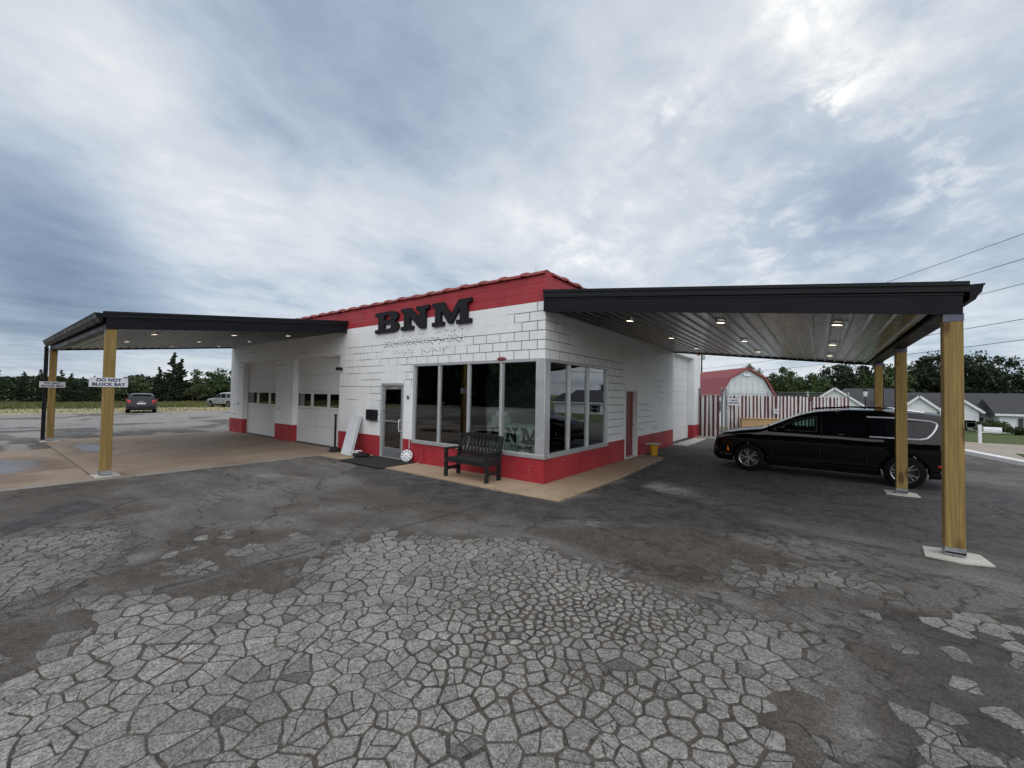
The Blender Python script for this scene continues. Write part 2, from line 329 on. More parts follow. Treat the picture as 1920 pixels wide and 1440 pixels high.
def wood_mat():
    t = NT('treated_pine'); p = t.pos('object'); oi = t.N('ObjectInfo'); ad = t.N('VectorMath'); ad.operation = 'ADD'; t.L(p, ad.inputs[0])
    cx = t.N('CombineXYZ'); t.L(t.math('MULTIPLY', oi.outputs['Random'], 20), cx.inputs[0]); t.L(t.math('MULTIPLY', oi.outputs['Random'], 33), cx.inputs[2]); t.L(cx.outputs[0], ad.inputs[1]); q = ad.outputs[0]
    g1 = t.noise(q, 3.0, 5, .6, 1.2, (7, 7, .42)); wv = t.N('TexWave'); wv.wave_type = 'BANDS'; wv.bands_direction = 'X'
    m = t.N('Mapping'); t.L(q, m.inputs[0]); m.inputs[3].default_value = (1, 1, .06); t.L(m.outputs[0], wv.inputs['Vector']); wv.inputs['Scale'].default_value = 8; wv.inputs['Distortion'].default_value = 11; wv.inputs['Detail'].default_value = 3; wv.inputs['Detail Scale'].default_value = 1.2
    kn = t.N('TexVoronoi'); km = t.N('Mapping'); t.L(q, km.inputs[0]); km.inputs[3].default_value = (4.5, 4.5, 1.7); t.L(km.outputs[0], kn.inputs['Vector']); kn.inputs['Scale'].default_value = 1.0
    knot = t.ramp(kn.outputs['Distance'], .14, .27, 1, 0)
    c = t.mix(t.ramp(wv.outputs[0], .1, 1.0), (.255, .165, .052), (.32, .22, .076)); c = t.mix(t.ramp(g1, .42, .68, 0, .65), c, (.17, .125, .05)); c = t.mix(t.math('MULTIPLY', knot, .85), c, (.085, .040, .014))
    t.set(base=c, rough=.72, spec=.3); t.bump(t.math('ADD', wv.outputs[0], g1), .25, .004); return t.mat
def glass_mat(name, tint, f0=.06, see=.8):
    t = NT(name); t.t.nodes.remove(t.b); tr = t.N('BsdfTransparent'); tr.inputs[0].default_value = (*[c*see for c in tint], 1); gl = t.N('BsdfGlossy'); gl.inputs['Roughness'].default_value = .004; gl.inputs[0].default_value = (.96, .98, 1, 1)
    lw = t.N('Fresnel'); lw.inputs[0].default_value = 1.52
    p = t.pos(); wb = t.N('Bump'); wb.inputs['Strength'].default_value = .03; wb.inputs['Distance'].default_value = .01; t.L(t.noise(p, 1.1, 2, .5), wb.inputs['Height']); t.L(wb.outputs[0], gl.inputs['Normal'])
    f = t.math('ADD', t.math('MULTIPLY', lw.outputs[0], 2.3), f0-.05, clamp=True)
    mx = t.N('MixShader'); t.L(f, mx.inputs[0]); t.L(tr.outputs[0], mx.inputs[1]); t.L(gl.outputs[0], mx.inputs[2]); t.L(mx.outputs[0], t.out.inputs[0]); return t.mat
def leaf_mat(name, a, b, c):
    t = NT(name); oi = t.N('ObjectInfo'); p = t.pos(); n = t.noise(p, .55, 3, .5); n2 = t.noise(p, 3.5, 3, .6)
    col = t.mix(t.ramp(n, .35, .65), a, b); col = t.mix(t.ramp(n2, .5, .75, 0, .8), col, c)
    h = t.N('HueSaturation'); t.L(col, h.inputs['Color']); t.L(t.ramp(oi.outputs['Random'], 0, 1, .48, .515), h.inputs['Hue']); t.L(t.ramp(oi.outputs['Random'], 0, 1, .85, 1.15), h.inputs['Value'])
    t.set(base=h.outputs[0], rough=.62, spec=.25); return t.mat
def ground_mat(name, a, b, c, s1=.15, s2=3., bs=.4, stripe=None):
    t = NT(name); p = t.pos(); n1 = t.noise(p, s1, 6, .6, .3, stripe); n2 = t.noise(p, s2, 6, .7); n3 = t.noise(p, 40, 4, .7)
    col = t.mix(t.ramp(n1, .38, .62), a, b); col = t.mix(t.ramp(n2, .45, .72, 0, .75), col, c); cv = t.N('VectorMath'); cv.operation = 'SCALE'; t.L(col, cv.inputs[0]); t.L(t.ramp(n3, .25, .75, .7, 1.3), cv.inputs['Scale'])
    t.set(base=cv.outputs[0], rough=.95, spec=.15); t.bump(t.math('ADD', n3, n2), bs, .03); return t.mat
def emit_mat(name, col, s):
    t = NT(name); t.set(base=col); t.b.inputs['Emission Color'].default_value = (*col, 1); t.b.inputs['Emission Strength'].default_value = s; return t.mat
def ribbed_metal():
    t = NT('soffit_steel'); p = t.pos(); n = t.noise(p, 9, 4, .6); n2 = t.noise(p, 1.2, 4, .6)
    t.set(base=t.mix(t.ramp(n2, .35, .65), (.022, .020, .020), (.034, .031, .031)), rough=t.ramp(n, .3, .7, .17, .28), metal=.55, spec=.5); t.bump(t.noise(p, 4, 3, .5), .03, .004); return t.mat
asphalt = asphalt_mat(); piece_m = piece_mat()
m_slab = concrete_mat('brown_concrete', (.235, .175, .122), (.30, .235, .175), (.165, .092, .055), .75, .85, ((-10.4, -6.9, 1.9, .75), (-13.6, -4.9, 1.3, .35)))
m_walk = concrete_mat('tan_concrete', (.30, .215, .14), (.36, .27, .185), (.20, .13, .08), .45)
m_pale = concrete_mat('pale_concrete', (.42, .40, .36), (.52, .50, .46), (.33, .29, .24), .3)
m_edge = concrete_mat('edge_concrete', (.20, .185, .165), (.27, .25, .225), (.15, .12, .095), .5)
m_drive = concrete_mat('drive_concrete', (.27, .225, .18), (.34, .29, .24), (.2, .15, .11), .4)
m_kerbpaint = paint_mat('kerb_paint', (.66, .66, .64), (.75, .75, .74), (.4, .38, .35), .6, .4)
m_white = paint_mat('white_paint', (.76, .77, .775), (.82, .83, .835), (.56, .55, .52), .46, .3)
m_red = paint_mat('red_paint', (.31, .020, .029), (.40, .033, .042), (.32, .075, .075), .48, .5)
m_redcop = paint_mat('coping_red', (.21, .040, .036), (.27, .05, .042), (.15, .085, .065), .6, .7)
m_mortar = simple('dark_mortar', (.035, .033, .032), .9); m_mortar_red = simple('pink_mortar', (.46, .22, .20), .9)
m_wood = wood_mat()
m_alu = simple('aluminium', (.56, .57, .58), .38, .55, .06, 8, .05, 90)
m_alud = simple('door_aluminium', (.43, .45, .47), .34, .75, .06, 8)
m_galv = simple('galvanised', (.36, .375, .39), .45, .8, .2, 20)
m_black = simple('black_metal', (.012, .012, .015), .5, .0, .2, 8, .04, 120, .2)
m_fascia = simple('black_fascia', (.0095, .0095, .014), .42, .0, .15, 5, .02, 30, .14)
m_soffit = ribbed_metal()
m_poly = simple('black_lumber', (.014, .014, .015), .5, .0, .25, 20, .12, 70, .35)
m_rubber = simple('black_rubber', (.014, .014, .014), .85, 0, .25, 30, .3, 160)
m_gdoor = paint_mat('garage_white', (.66, .66, .655), (.70, .70, .695), (.55, .53, .50), .48, .3)
m_door_red = paint_mat('door_red', (.17, .018, .022), (.20, .022, .026), (.12, .015, .015), .4, .3)
m_glass = glass_mat('window_glass', (.90, .96, .93), .05, .98)
m_vglass = glass_mat('car_glass', (.55, .82, .72), .05, .62)
m_dglass = NT('tinted_glass'); m_dglass.set(base=(.004, .005, .007), rough=.03, spec=.35); m_dglass = m_dglass.mat
m_signw = simple('sign_white', (.66, .66, .70), .4, 0, .05, 10)
m_navy = simple('sign_navy', (.012, .016, .07), .45, 0, .05)
m_lamp = emit_mat('warm_lamp', (1.0, .88, .68), 2.2)
m_int = simple('interior_wall', (.32, .31, .30), .8, 0, .15, 2); m_intd = simple('interior_dark', (.06, .055, .05), .8, 0, .2, 2)
m_mint = simple('counter_mint', (.66, .76, .71), .5, 0, .06, 3); m_paper = simple('paper', (.70, .74, .72), .8, 0, .05)
m_tan = simple('tan_wood', (.42, .27, .12), .6, 0, .15, 5)
m_yellow = simple('yellow_plastic', (.55, .30, .015), .4, 0, .12, 6)
m_steelwhite = simple('white_steel', (.62, .64, .67), .4, .1, .06, 4)
m_chrome = simple('chrome', (.75, .76, .78), .12, 1., .05)
m_alloy = simple('alloy', (.50, .51, .53), .28, .9, .1)
m_hous = simple('wheel_well', (.003, .003, .003), .9, spec=.05)
m_tyre = simple('tyre', (.006, .006, .0065), .8, 0, .2, 30, .2, 60, .12)
m_bpaint = NT('black_car_paint'); m_bpaint.set(base=(.003, .003, .004), rough=.3, spec=.0, coat=.75, coatr=.03); m_bpaint = m_bpaint.mat
m_leaf = leaf_mat('oak_leaf', (.028, .050, .016), (.045, .075, .022), (.070, .095, .030))
m_leafd = leaf_mat('dark_leaf', (.012, .023, .012), (.020, .034, .016), (.033, .046, .022))
m_cedar = leaf_mat('cedar_leaf', (.020, .036, .018), (.034, .052, .022), (.055, .066, .026))
m_bushleaf = leaf_mat('bush_leaf', (.048, .066, .026), (.070, .086, .036), (.095, .10, .05))
m_bark = simple('bark', (.075, .058, .044), .9, 0, .35, 6, .5, 20)
m_lawn = ground_mat('lawn', (.058, .088, .030), (.078, .105, .038), (.10, .108, .05), .3, 4)
m_field = ground_mat('field_grass', (.15, .155, .055), (.20, .185, .085), (.12, .135, .05), .12, 1.5, .4, (1, .35, 1))
m_gravel = ground_mat('gravel', (.40, .345, .25), (.31, .275, .155), (.24, .235, .11), .22, 2.2, .4, (1.0, .25, 1))
m_water = NT('puddle_water'); m_water.set(base=(.10, .092, .085), rough=.04, spec=.6); m_water = m_water.mat

# ------------------------------------------------------------------ the setting: ground sheets
def grid_mesh(name, xs, ys, zf, mat, attrs=None):
    X, Y = np.meshgrid(xs, ys); Z = zf(X, Y); v = np.stack([X, Y, Z], -1).reshape(-1, 3); nx, ny = len(xs), len(ys)
    i = np.arange(nx*ny).reshape(ny, nx); f = np.stack([i[:-1, :-1], i[:-1, 1:], i[1:, 1:], i[1:, :-1]], -1).reshape(-1, 4)
    me = bpy.data.meshes.new(name); me.vertices.add(len(v)); me.vertices.foreach_set('co', v.ravel()); me.loops.add(f.size); me.loops.foreach_set('vertex_index', f.ravel().astype(np.int32))
    me.polygons.add(len(f)); me.polygons.foreach_set('loop_start', np.arange(0, f.size, 4, dtype=np.int32)); me.polygons.foreach_set('loop_total', np.full(len(f), 4, np.int32)); me.update(); me.validate()
    if attrs is not None:
        a = me.color_attributes.new('wear', 'FLOAT_COLOR', 'POINT'); c = attrs(X, Y).reshape(-1, 4); a.data.foreach_set('color', c.ravel())
    me.materials.append(mat); return me
def land(X, Y):
    fall = smooth(Y, 23, 52)*smooth(X, -14, -2)
    return -0.06 - 1.05*fall + 0.0*X
def seg(a, b, s): return list(np.arange(a, b, s))
xs = np.array([-2500, -900, -400, -200, -120, -90] + seg(-70, -14, 7) + seg(-14, 60, 2.5) + [70, 90, 130, 220, 400, 900, 2500]); ys = np.array([-2500, -900, -300, -120, -60] + seg(-40, 20, 6) + seg(20, 62, 2) + [70, 90, 130, 220, 400, 900, 2500])
tag(obj('ground', grid_mesh('ground', xs, ys, land, m_field)), kind='structure')
lawn = grid_mesh('lawn', np.array(seg(1.5, 60, 2.2)), np.array(seg(20.6, 62, 1.7)), lambda X, Y: land(X, Y)+.035, m_lawn); tag(obj('lawn', lawn), kind='structure')
tag(MB().add([(-47, -60, -.02), (-36.9, -60, -.02), (-36.9, 40, -.02), (-47, 40, -.02)], [(0, 1, 2, 3)]).build('gravel_strip', m_gravel), kind='structure')

REG = [  # outline of alligator cracking, stone radius factor, keep
 ([(-.4, -8.3), (-.35, -7.4), (.2, -7.12), (.32, -6.92), (-.05, -6.72), (-.7, -6.8), (-.62, -6.35), (-.1, -6.0), (.19, -5.79), (.56, -5.29), (.13, -5.08), (-.1, -4.45), (-.21, -3.75), (.48, -3.59), (1.02, -3.15), (1.62, -2.78), (2.39, -3.05), (2.99, -3.0), (3.4, -3.07), (3.94, -3.16), (4.33, -3.06), (4.62, -3.04), (4.68, -3.5), (4.67, -4.08), (4.66, -4.59), (4.9, -6.0), (4.0, -8.4), (1.6, -8.4)], 1.0),
 ([(-3.9, -7.4), (-3.4, -6.5), (-3.1, -5.8), (-1.92, -5.9), (-1.0, -6.3), (-.6, -7.2), (-2.0, -8.2)], .86),
 ([(-.95, -5.77), (-1.09, -5.02), (-.56, -5.05), (-.41, -5.69), (-.44, -6.3), (-.76, -6.28)], .8),
 ([(4.99, -2.5), (5.08, -2.5), (5.03, -3.25), (4.90, -3.22)], .9),
 ([(4.91, -3.61), (5.07, -3.54), (5.25, -3.73), (5.45, -3.97), (5.5, -4.6), (4.97, -4.5), (4.86, -4.13)], .8),
 ([(3.74, -1.94), (4.34, -1.65), (4.72, -1.33), (5.47, -1.54), (5.71, -1.42), (5.26, -1.97), (4.71, -2.15), (4.15, -2.86), (3.71, -2.67)], .78),
 ([(4.7, -2.3), (5.3, -1.9), (6.1, -1.6), (6.8, -1.9), (6.2, -2.6), (5.3, -2.9)], .5),
 ([(-1.2, -6.7), (-.6, -6.3), (-.3, -5.7), (-.7, -5.1), (-1.5, -5.7)], .5),
 ([(4.7, -3.0), (5.7, -2.7), (6.3, -3.6), (6.0, -5.2), (5.0, -5.3)], .3),
 ([(-2.2, -5.6), (-1.2, -4.6), (-.6, -4.3), (-.7, -5.0), (-1.4, -5.9)], .5)]
def wear(X, Y):
    n = fbm(X*1.3, Y*1.3, 5)-.5; n2 = fbm(X*4+9, Y*4, 4)-.5
    seal = np.zeros(X.shape); dirt = np.zeros(X.shape); worn = np.zeros(X.shape)
    def m(poly, soft=.3, w=.5): return smooth(sdist(X, Y, poly)+n*w+n2*.12, -soft, soft)
    n = fbm(X*1.3, Y*1.3, 5)-.5+.5*(fbm(X*.6+3, Y*2.2, 4)-.5)
    seal = np.maximum(seal, m([(-5.3, -1.0), (.97, -.9), (1.0, 5.4), (1.8, .9), (3.23, .55), (4.75, .05), (5.6, -.28), (4.4, -.6), (3.13, -.95), (2.0, -1.7), (.9, -2.3), (-.45, -2.3), (-2.58, -2.1), (-4.4, -1.6)], .38, .9))
    seal = np.maximum(seal, .8*m([(-4.21, -7.1), (-3.5, -7.0), (-3.97, -6.43), (-4.4, -5.75), (-5.3, -6.1)], .2, .3))
    seal = np.maximum(seal, .62*m([(5.2, -.1), (8.6, .6), (8.2, 6.5), (1.2, 7.5), (1.1, 2.2), (3.0, .9)], .7, .9))
    seal = np.maximum(seal, .50*m([(4.75, -2.2), (6.3, -1.7), (8, -4), (6.5, -7.5), (5.1, -6.2), (4.75, -4.6)], .5, .6))
    d = np.abs((X-.25)*(-.9942)+(Y+.73)*.1074*1.0); al = (Y < -.8) & (Y > -6.6)          # seam running out from the corner of the walk
    seam = np.abs(X-(.25-.107*(-.73-Y)) + .04*n); seal = np.maximum(seal, np.where(al, smooth(-seam, -.05, -.008), 0))
    dirt = np.maximum(dirt, m([(-.9, -7.3), (-.37, -6.8), (-.0, -6.75), (.31, -6.96), (.4, -7.4), (-.3, -7.9)], .25, .3))
    dirt = np.maximum(dirt, m([(-.25, -6.3), (-.1, -5.01), (.2, -4.2), (.5, -5.23), (.13, -5.9)], .2, .3))
    dirt = np.maximum(dirt, m([(1.4, -2.6), (2.2, -1.6), (3.16, -.94), (4.43, -1.38), (4.3, -2.4), (3.33, -3.0), (2.51, -2.75)], .35, .4))
    for poly, k in REG: dirt = np.maximum(dirt, .85*m(poly, .3, .3))
    dirt = np.maximum(dirt, .7*smooth(fbm(X*.5+3, Y*.5+8, 4), .52, .68))
    worn = smooth(fbm(X*.35+5, Y*.9+2, 5)+.12*smooth(-X, 12, 25), .55, .72)*.8*np.where(X < -10, 1, .55); worn = np.maximum(worn, smooth(-X, 15, 24)*(.45+.6*fbm(X*.5, Y*.2, 4)))
    worn = np.maximum(worn, .8*m([(1.3, .9), (3.2, 1.1), (4.9, 2.2), (3.5, 2.6), (1.6, 2.5)], .4, .6))
    worn *= (1-seal)
    wet = np.zeros(X.shape)
    for cx, cy, rx, ry in ((-18.9, -.3, .7, 1.2), (-20.5, -4.0, .6, 1.3), (-24, -7, 1.0, 2.0), (-22, 3, 1, 2)): wet = np.maximum(wet, smooth(1-np.hypot((X-cx)/rx, (Y-cy)/ry)+n*1.2, -.1, .7))
    return np.stack([seal, dirt, worn, wet], -1)
xs = np.array([-37.2] + seg(-36.9, -8, .5) + seg(-8, -2, .1) + seg(-2, 6.3, .05) + seg(6.3, 11, .12) + seg(11, 40, 2)); ys = np.array(seg(-40, -9, 1.5) + seg(-9, -7.6, .2) + seg(-7.6, -.6, .05) + seg(-.6, 3, .1) + seg(3, 16, .3) + seg(16, 21, 1))
lot = grid_mesh('parking_lot', xs, ys, lambda X, Y: .004*(fbm(X*.8, Y*.8, 3)-.5)*smooth(np.hypot(X, Y), 0, 1) - .05*smooth(Y, 13, 18), asphalt, wear)
lot_o = tag(obj('parking_lot', lot), kind='structure')

# cracked pieces: cells of a random tiling whose size follows the crazing, each a worn slab proud of the dirt in its cracks
def crack_pieces():
    def rad(x, y):
        r = .100+.05*(fbm(np.array(x*2.3), np.array(y*2.3), 2)-.5)
        r += .025*smooth(np.array(-y), 5.6, 7.0)
        for cx, cy, s, k in ((2.75, -4.45, .8, .050), (3.3, -3.5, .9, .042), (1.9, -3.5, .9, .022), (2.0, -5.2, .5, .022)):
            r -= k*np.exp(-((x-cx)**2+(y-cy)**2)/s**2)
        return np.maximum(r, .040)
    sites = []; reg = []; SA = np.empty((9000, 2)); ns = 0
    for k, (poly, keep) in enumerate(REG):
        P = np.array(poly); lo, hi = P.min(0)-.3, P.max(0)+.3
        c = RNG.random((int(1500*np.prod(hi-lo)), 2))*(hi-lo)+lo; c = c[sdist(c[:, 0], c[:, 1], poly) > -.22]
        f = .8 if k == 1 else (.9 if k == 5 else 1.0)
        for q in c:
            rr = float(rad(q[0], q[1]))*f*1.45
            if ns and (((SA[:ns]-q)**2).sum(1) < rr*rr).any(): continue
            SA[ns] = q; ns += 1; sites.append(q); reg.append(k)
    S = np.array(sites); out = []
    def clip(poly, m, nrm, tagv):
        new = []
        for (a, ta), (b, tb) in zip(poly, poly[1:]+poly[:1]):
            da, db = (a-m)@nrm, (b-m)@nrm
            if da <= 0:
                new.append((a, ta))
                if db > 0: new.append((a+(b-a)*da/(da-db), tagv))
            elif db <= 0: new.append((a+(b-a)*da/(da-db), ta))
        return new
    warp = lambda P: P+np.stack([.08*(fbm(P[:, 0]*3.1, P[:, 1]*3.1, 2)-.5)+.026*(fbm(P[:, 0]*15+7, P[:, 1]*15, 3)-.5), .08*(fbm(P[:, 0]*3.1+40, P[:, 1]*3.1+9, 2)-.5)+.026*(fbm(P[:, 0]*15+71, P[:, 1]*15+3, 3)-.5)], -1)
    for i, q in enumerate(S):
        d = np.hypot(*(S-q).T); nb = np.argsort(d)[1:22]; L_ = .45
        poly = [np.array(v) for v in ((q[0]-L_, q[1]-L_), (q[0]+L_, q[1]-L_), (q[0]+L_, q[1]+L_), (q[0]-L_, q[1]+L_))]
        for j in nb:
            if d[j] > 1.2: break
            nrm = S[j]-q; m = (S[j]+q)/2; new = []
            for a, b in zip(poly, poly[1:]+poly[:1]):
                da, db = (a-m)@nrm, (b-m)@nrm
                if da <= 0: new.append(a)
                if da*db < 0: new.append(a+(b-a)*da/(da-db))
            poly = new
            if len(poly) < 3: break
        if len(poly) < 3: continue
        P = np.array(poly); c = P.mean(0); sd = float(sdist(c[0:1], c[1:2], REG[reg[i]][0])[0]); keep = REG[reg[i]][1]
        if np.abs(P-q).max() > .40: continue
        hole = float(fbm(np.array(c[0]*.9+4), np.array(c[1]*.9+11), 3))      # places where dirt has buried the pieces
        if RNG.random() > keep*smooth(np.array(sd), -.15, .25)*1.2*smooth(np.array(hole), .14, .27): continue
        rr = np.hypot(*(P-c).T).mean(); small = 1-min(rr/.10, 1)
        g0 = .0042+.0095*float(fbm(np.array(c[0]*1.3), np.array(c[1]*1.3), 3))+.011*small+(.010 if sd < .10 else 0)
        parts = [[(p_, g0) for p_ in P]]
        for lev in range(2):                                                  # bigger pieces have broken again along finer cracks
            nxt = []
            for pl in parts:
                A = np.array([a for a, _ in pl]); e = A.max(0)-A.min(0); size = np.hypot(*(A-A.mean(0)).T).mean()
                if size > .068 and RNG.random() < (.62 if lev == 0 else .42)*min(size/.13, 1.1):
                    w_, v_ = np.linalg.eigh(np.cov((A-A.mean(0)).T)); ax = v_[:, 1]; ang = RNG.normal()*.45; ax = np.array((ax[0]*math.cos(ang)-ax[1]*math.sin(ang), ax[0]*math.sin(ang)+ax[1]*math.cos(ang)))
                    m0 = A.mean(0)+RNG.normal(size=2)*size*.22; gs = .0024+.003*RNG.random()
                    for sg in (1, -1):
                        h = clip(pl, m0, ax*sg, gs)
                        if len(h) >= 3: nxt.append(h)
                else: nxt.append(pl)
            parts = nxt
        for pl in parts:
            cur = list(pl)
            for (a, ga), (b, _) in zip(pl, pl[1:]+pl[:1]):
                e = b-a; l = np.hypot(*e)
                if l < 1e-5: continue
                nn = np.array((e[1], -e[0]))/l; cur = clip(cur, a-nn*ga*(.7+.6*RNG.random()), nn, 0)
                if len(cur) < 3: break
            if len(cur) < 3: continue
            A = np.array([a for a, _ in cur]); cc = A.mean(0); size = np.hypot(*(A-cc).T).mean()
            if size < .018: continue
            for it in range(2 if size > .05 else 1):
                nx = np.roll(A, -1, 0); k_ = .07 if it == 0 else .16; A = np.stack([A*(1-k_)+nx*k_, A*k_+nx*(1-k_)], 1).reshape(-1, 2)
            Q = []
            for a, b in zip(A, np.roll(A, -1, 0)):
                l = np.hypot(*(b-a)); k_ = max(1, int(l/.04)); Q += [a+(b-a)*t_/k_ for t_ in range(k_)]
            Q = warp(np.array(Q)); Q += RNG.normal(size=Q.shape)*.0012
            out.append((Q.mean(0), Q, sd, reg[i]))
    return out
def piece_geo(c, Q, h, tint):
    n = len(Q); q = Q-c; tilt = RNG.normal(size=2)*.010; inn = q*(1-np.minimum(.006/np.maximum(np.hypot(*q.T), .02), .4))[:, None]
    z = lambda a, k: (h*k + a@tilt)
    v = [(*a, -.008) for a in q*1.02] + [(*a, z(a, .55)) for a in q] + [(*a, z(a, 1.0)) for a in inn] + [(0, 0, h*1.06)]
    f = []
    for i in range(n):
        j = (i+1) % n; f += [(i, j, n+j, n+i), (n+i, n+j, 2*n+j, 2*n+i), (2*n+i, 2*n+j, 3*n)]
    return v, f
PIECES = crack_pieces()
def seen_size(c):
    d = Vector((c[0], c[1], 0))-CAM; z = d.dot(_fw)
    if z < .4: return 0
    u = d.dot(_r2)/z*F_PX; w = d.dot(_u2)/z*F_PX
    return 0 if abs(u) > 985 or abs(w) > 745 else 1/z**3
PIECES.sort(key=lambda t: -seen_size(t[0])*(np.ptp(t[1][:, 0])*np.ptp(t[1][:, 1])))
rest = MB(); rest_t = []
for i, (c, Q, sd, k) in enumerate(PIECES):
    if sum(1 for _ in Q) < 6: continue
    tn = (.88+.22*RNG.random())*(.72+.45*float(fbm(np.array(c[0]*1.1+30), np.array(c[1]*1.1), 3))); tn *= (.74 if k in (1, 5) else 1.0)*(.60+.40*float(smooth(np.array(sd), -.05, .45)))*(.62 if RNG.random() < .035 else 1); tint = (tn, tn*(.985+.02*RNG.random()), tn*.985)
    v, f = piece_geo(c, Q, .0045+.004*RNG.random(), tn)
    if i < 300:
        me = MB().add(v, f).mesh('asphalt_piece', [piece_m]); a = me.color_attributes.new('tint', 'FLOAT_COLOR', 'POINT'); a.data.foreach_set('color', np.tile((*tint, 1), len(v)).astype(np.float32))
        o = obj('asphalt_piece', me, lot_o, (c[0], c[1], 0))
    else:
        rest.add([(x+c[0], y+c[1], z) for x, y, z in v], f); rest_t += [(*tint, 1)]*len(v)
if rest.v:
    me = rest.mesh('asphalt_fragments', [piece_m]); a = me.color_attributes.new('tint', 'FLOAT_COLOR', 'POINT'); a.data.foreach_set('color', np.array(rest_t, np.float32).ravel())
    tag(obj('asphalt_fragments', me, lot_o), kind='stuff')

# concrete: bay apron, walk along the walls, post pads, kerb and the drive behind it
def slab(name, poly, z0, z1, mat, parent=None, jag=0.0, step=.25):
    P = [np.array(p, float) for p in poly]; out = []
    for a, b in zip(P, P[1:]+P[:1]):
        l = np.hypot(*(b-a)); n = max(1, int(l/step)) if jag else 1; nn = np.array(((b-a)[1], -(b-a)[0]))/max(l, 1e-6)
        out += [a+(b-a)*i/n+nn*(RNG.normal()*jag if i else 0) for i in range(n)]
    m = MB(); m.prism([tuple(p) for p in out], (0, 0, z0), (1, 0, 0), (0, 1, 0), z1-z0); return m.build(name, mat, parent)
ap = empty('bay_apron', kind='structure')
for i, (a, b) in enumerate(((-7.22, -10.92), (-10.94, -13.9), (-13.92, -16.9))):
    for j, (c, d) in enumerate(((-.02, -5.6), (-5.63, -9.2))):
        if j and i == 2: continue
        slab('slab', [(b, d), (a, d), (a, c), (b, c)], -.1, .014, m_slab, ap, .004)
slab('edge_strip', [(-7.2, -9.2), (-6.98, -9.2), (-6.98, -1.02), (-7.2, -1.02)], -.1, .012, m_edge, ap, .012)
wk = empty('sidewalk', kind='structure')
for a, b in ((-7.2, -5.4), (-5.39, -3.6), (-3.59, -1.4), (-1.39, .0)): slab('slab', [(a, -1.02), (b, -1.02), (b, -.0), (a, -.0)], -.1, .020, m_walk, wk, .004)
slab('slab', [(.01, -1.0), (.95, -.97), (.97, 1.9), (.01, 1.9)], -.1, .020, m_walk, wk, .005)
slab('slab', [(.01, 1.91), (.97, 1.91), (.84, 5.2), (.75, 5.75), (.01, 5.95)], -.1, .018, m_walk, wk, .006)
slab('slab', [(.01, 9.3), (.55, 9.35), (.5, 13.0), (.01, 13.0)], -.1, .022, m_pale, wk, .006)
slab('gate_step', [(-.1, 13.3), (1.2, 13.25), (1.2, 13.9), (-.1, 13.9)], -.1, .05, m_pale, wk, .006)
def curve_strip(name, c, w, z0, z1, mat, parent=None):
    c = [np.array(p, float) for p in c]; m = MB(); a, b = [], []
    for i, p in enumerate(c):
        t = c[min(i+1, len(c)-1)]-c[max(i-1, 0)]; t = t/np.hypot(*t); n = np.array((t[1], -t[0])); a.append(p+n*w/2); b.append(p-n*w/2)
    poly = [tuple(p) for p in a+b[::-1]]
    if sum(x0*y1-x1*y0 for (x0, y0), (x1, y1) in zip(poly, poly[1:]+poly[:1])) < 0: poly = poly[::-1]
    m.prism(poly, (0, 0, z0), (1, 0, 0), (0, 1, 0), z1-z0); return m.build(name, mat, parent)
drv = [(8.75, 20.7), (8.6, 17.0), (8.75, 15.4), (9.0, 14.2), (9.35, 12.7), (9.7, 11.3), (10.4, 9), (11.4, 6), (13, 2)]
tag(slab('driveway', drv+[(30, 2), (30, 20.7)], -.1, .03, m_drive, None), kind='structure')
kb = empty('kerb', kind='structure')
for i in range(len(drv)-2):
    a, b = np.array(drv[i+1]), np.array(drv[i+2]); t = (b-a)/np.hypot(*(b-a)); curve_strip('kerb_stone', [a+t*.006, b-t*.006], .30, -.05, .13, m_kerbpaint, kb)
tag(slab('grass_verge', [(10.3, 15.6), (10.1, 13.6), (10.9, 11.4), (13, 11), (16, 13), (14, 15.2)], 0, .055, m_lawn), kind='structure')
def puddle(cx, cy, rx, ry, rot=0, n=40):
    P = []
    for i in range(n):
        a = 2*math.pi*i/n; k = .7+.6*float(fbm(np.array(cx+math.cos(a)*1.1), np.array(cy+math.sin(a)*1.1), 3)); x, y = rx*k*math.cos(a), ry*k*math.sin(a)
        P.append((cx+x*math.cos(rot)-y*math.sin(rot), cy+x*math.sin(rot)+y*math.cos(rot)))
    return tag(MB().add([(x, y, .0185) for x, y in P], [tuple(range(n))]).build('puddle', m_water), kind='structure')
# ------------------------------------------------------------------ the garage building
CO = .2032; BW = .4064; HT = 22*CO
AL, BL = 16.79, 13.97                                   # length of the front (towards -x) and of the side (towards +y)
bld = empty('repair_shop', (0, 0, 0), 0, 'white block repair shop with red base and red parapet band', 'building')
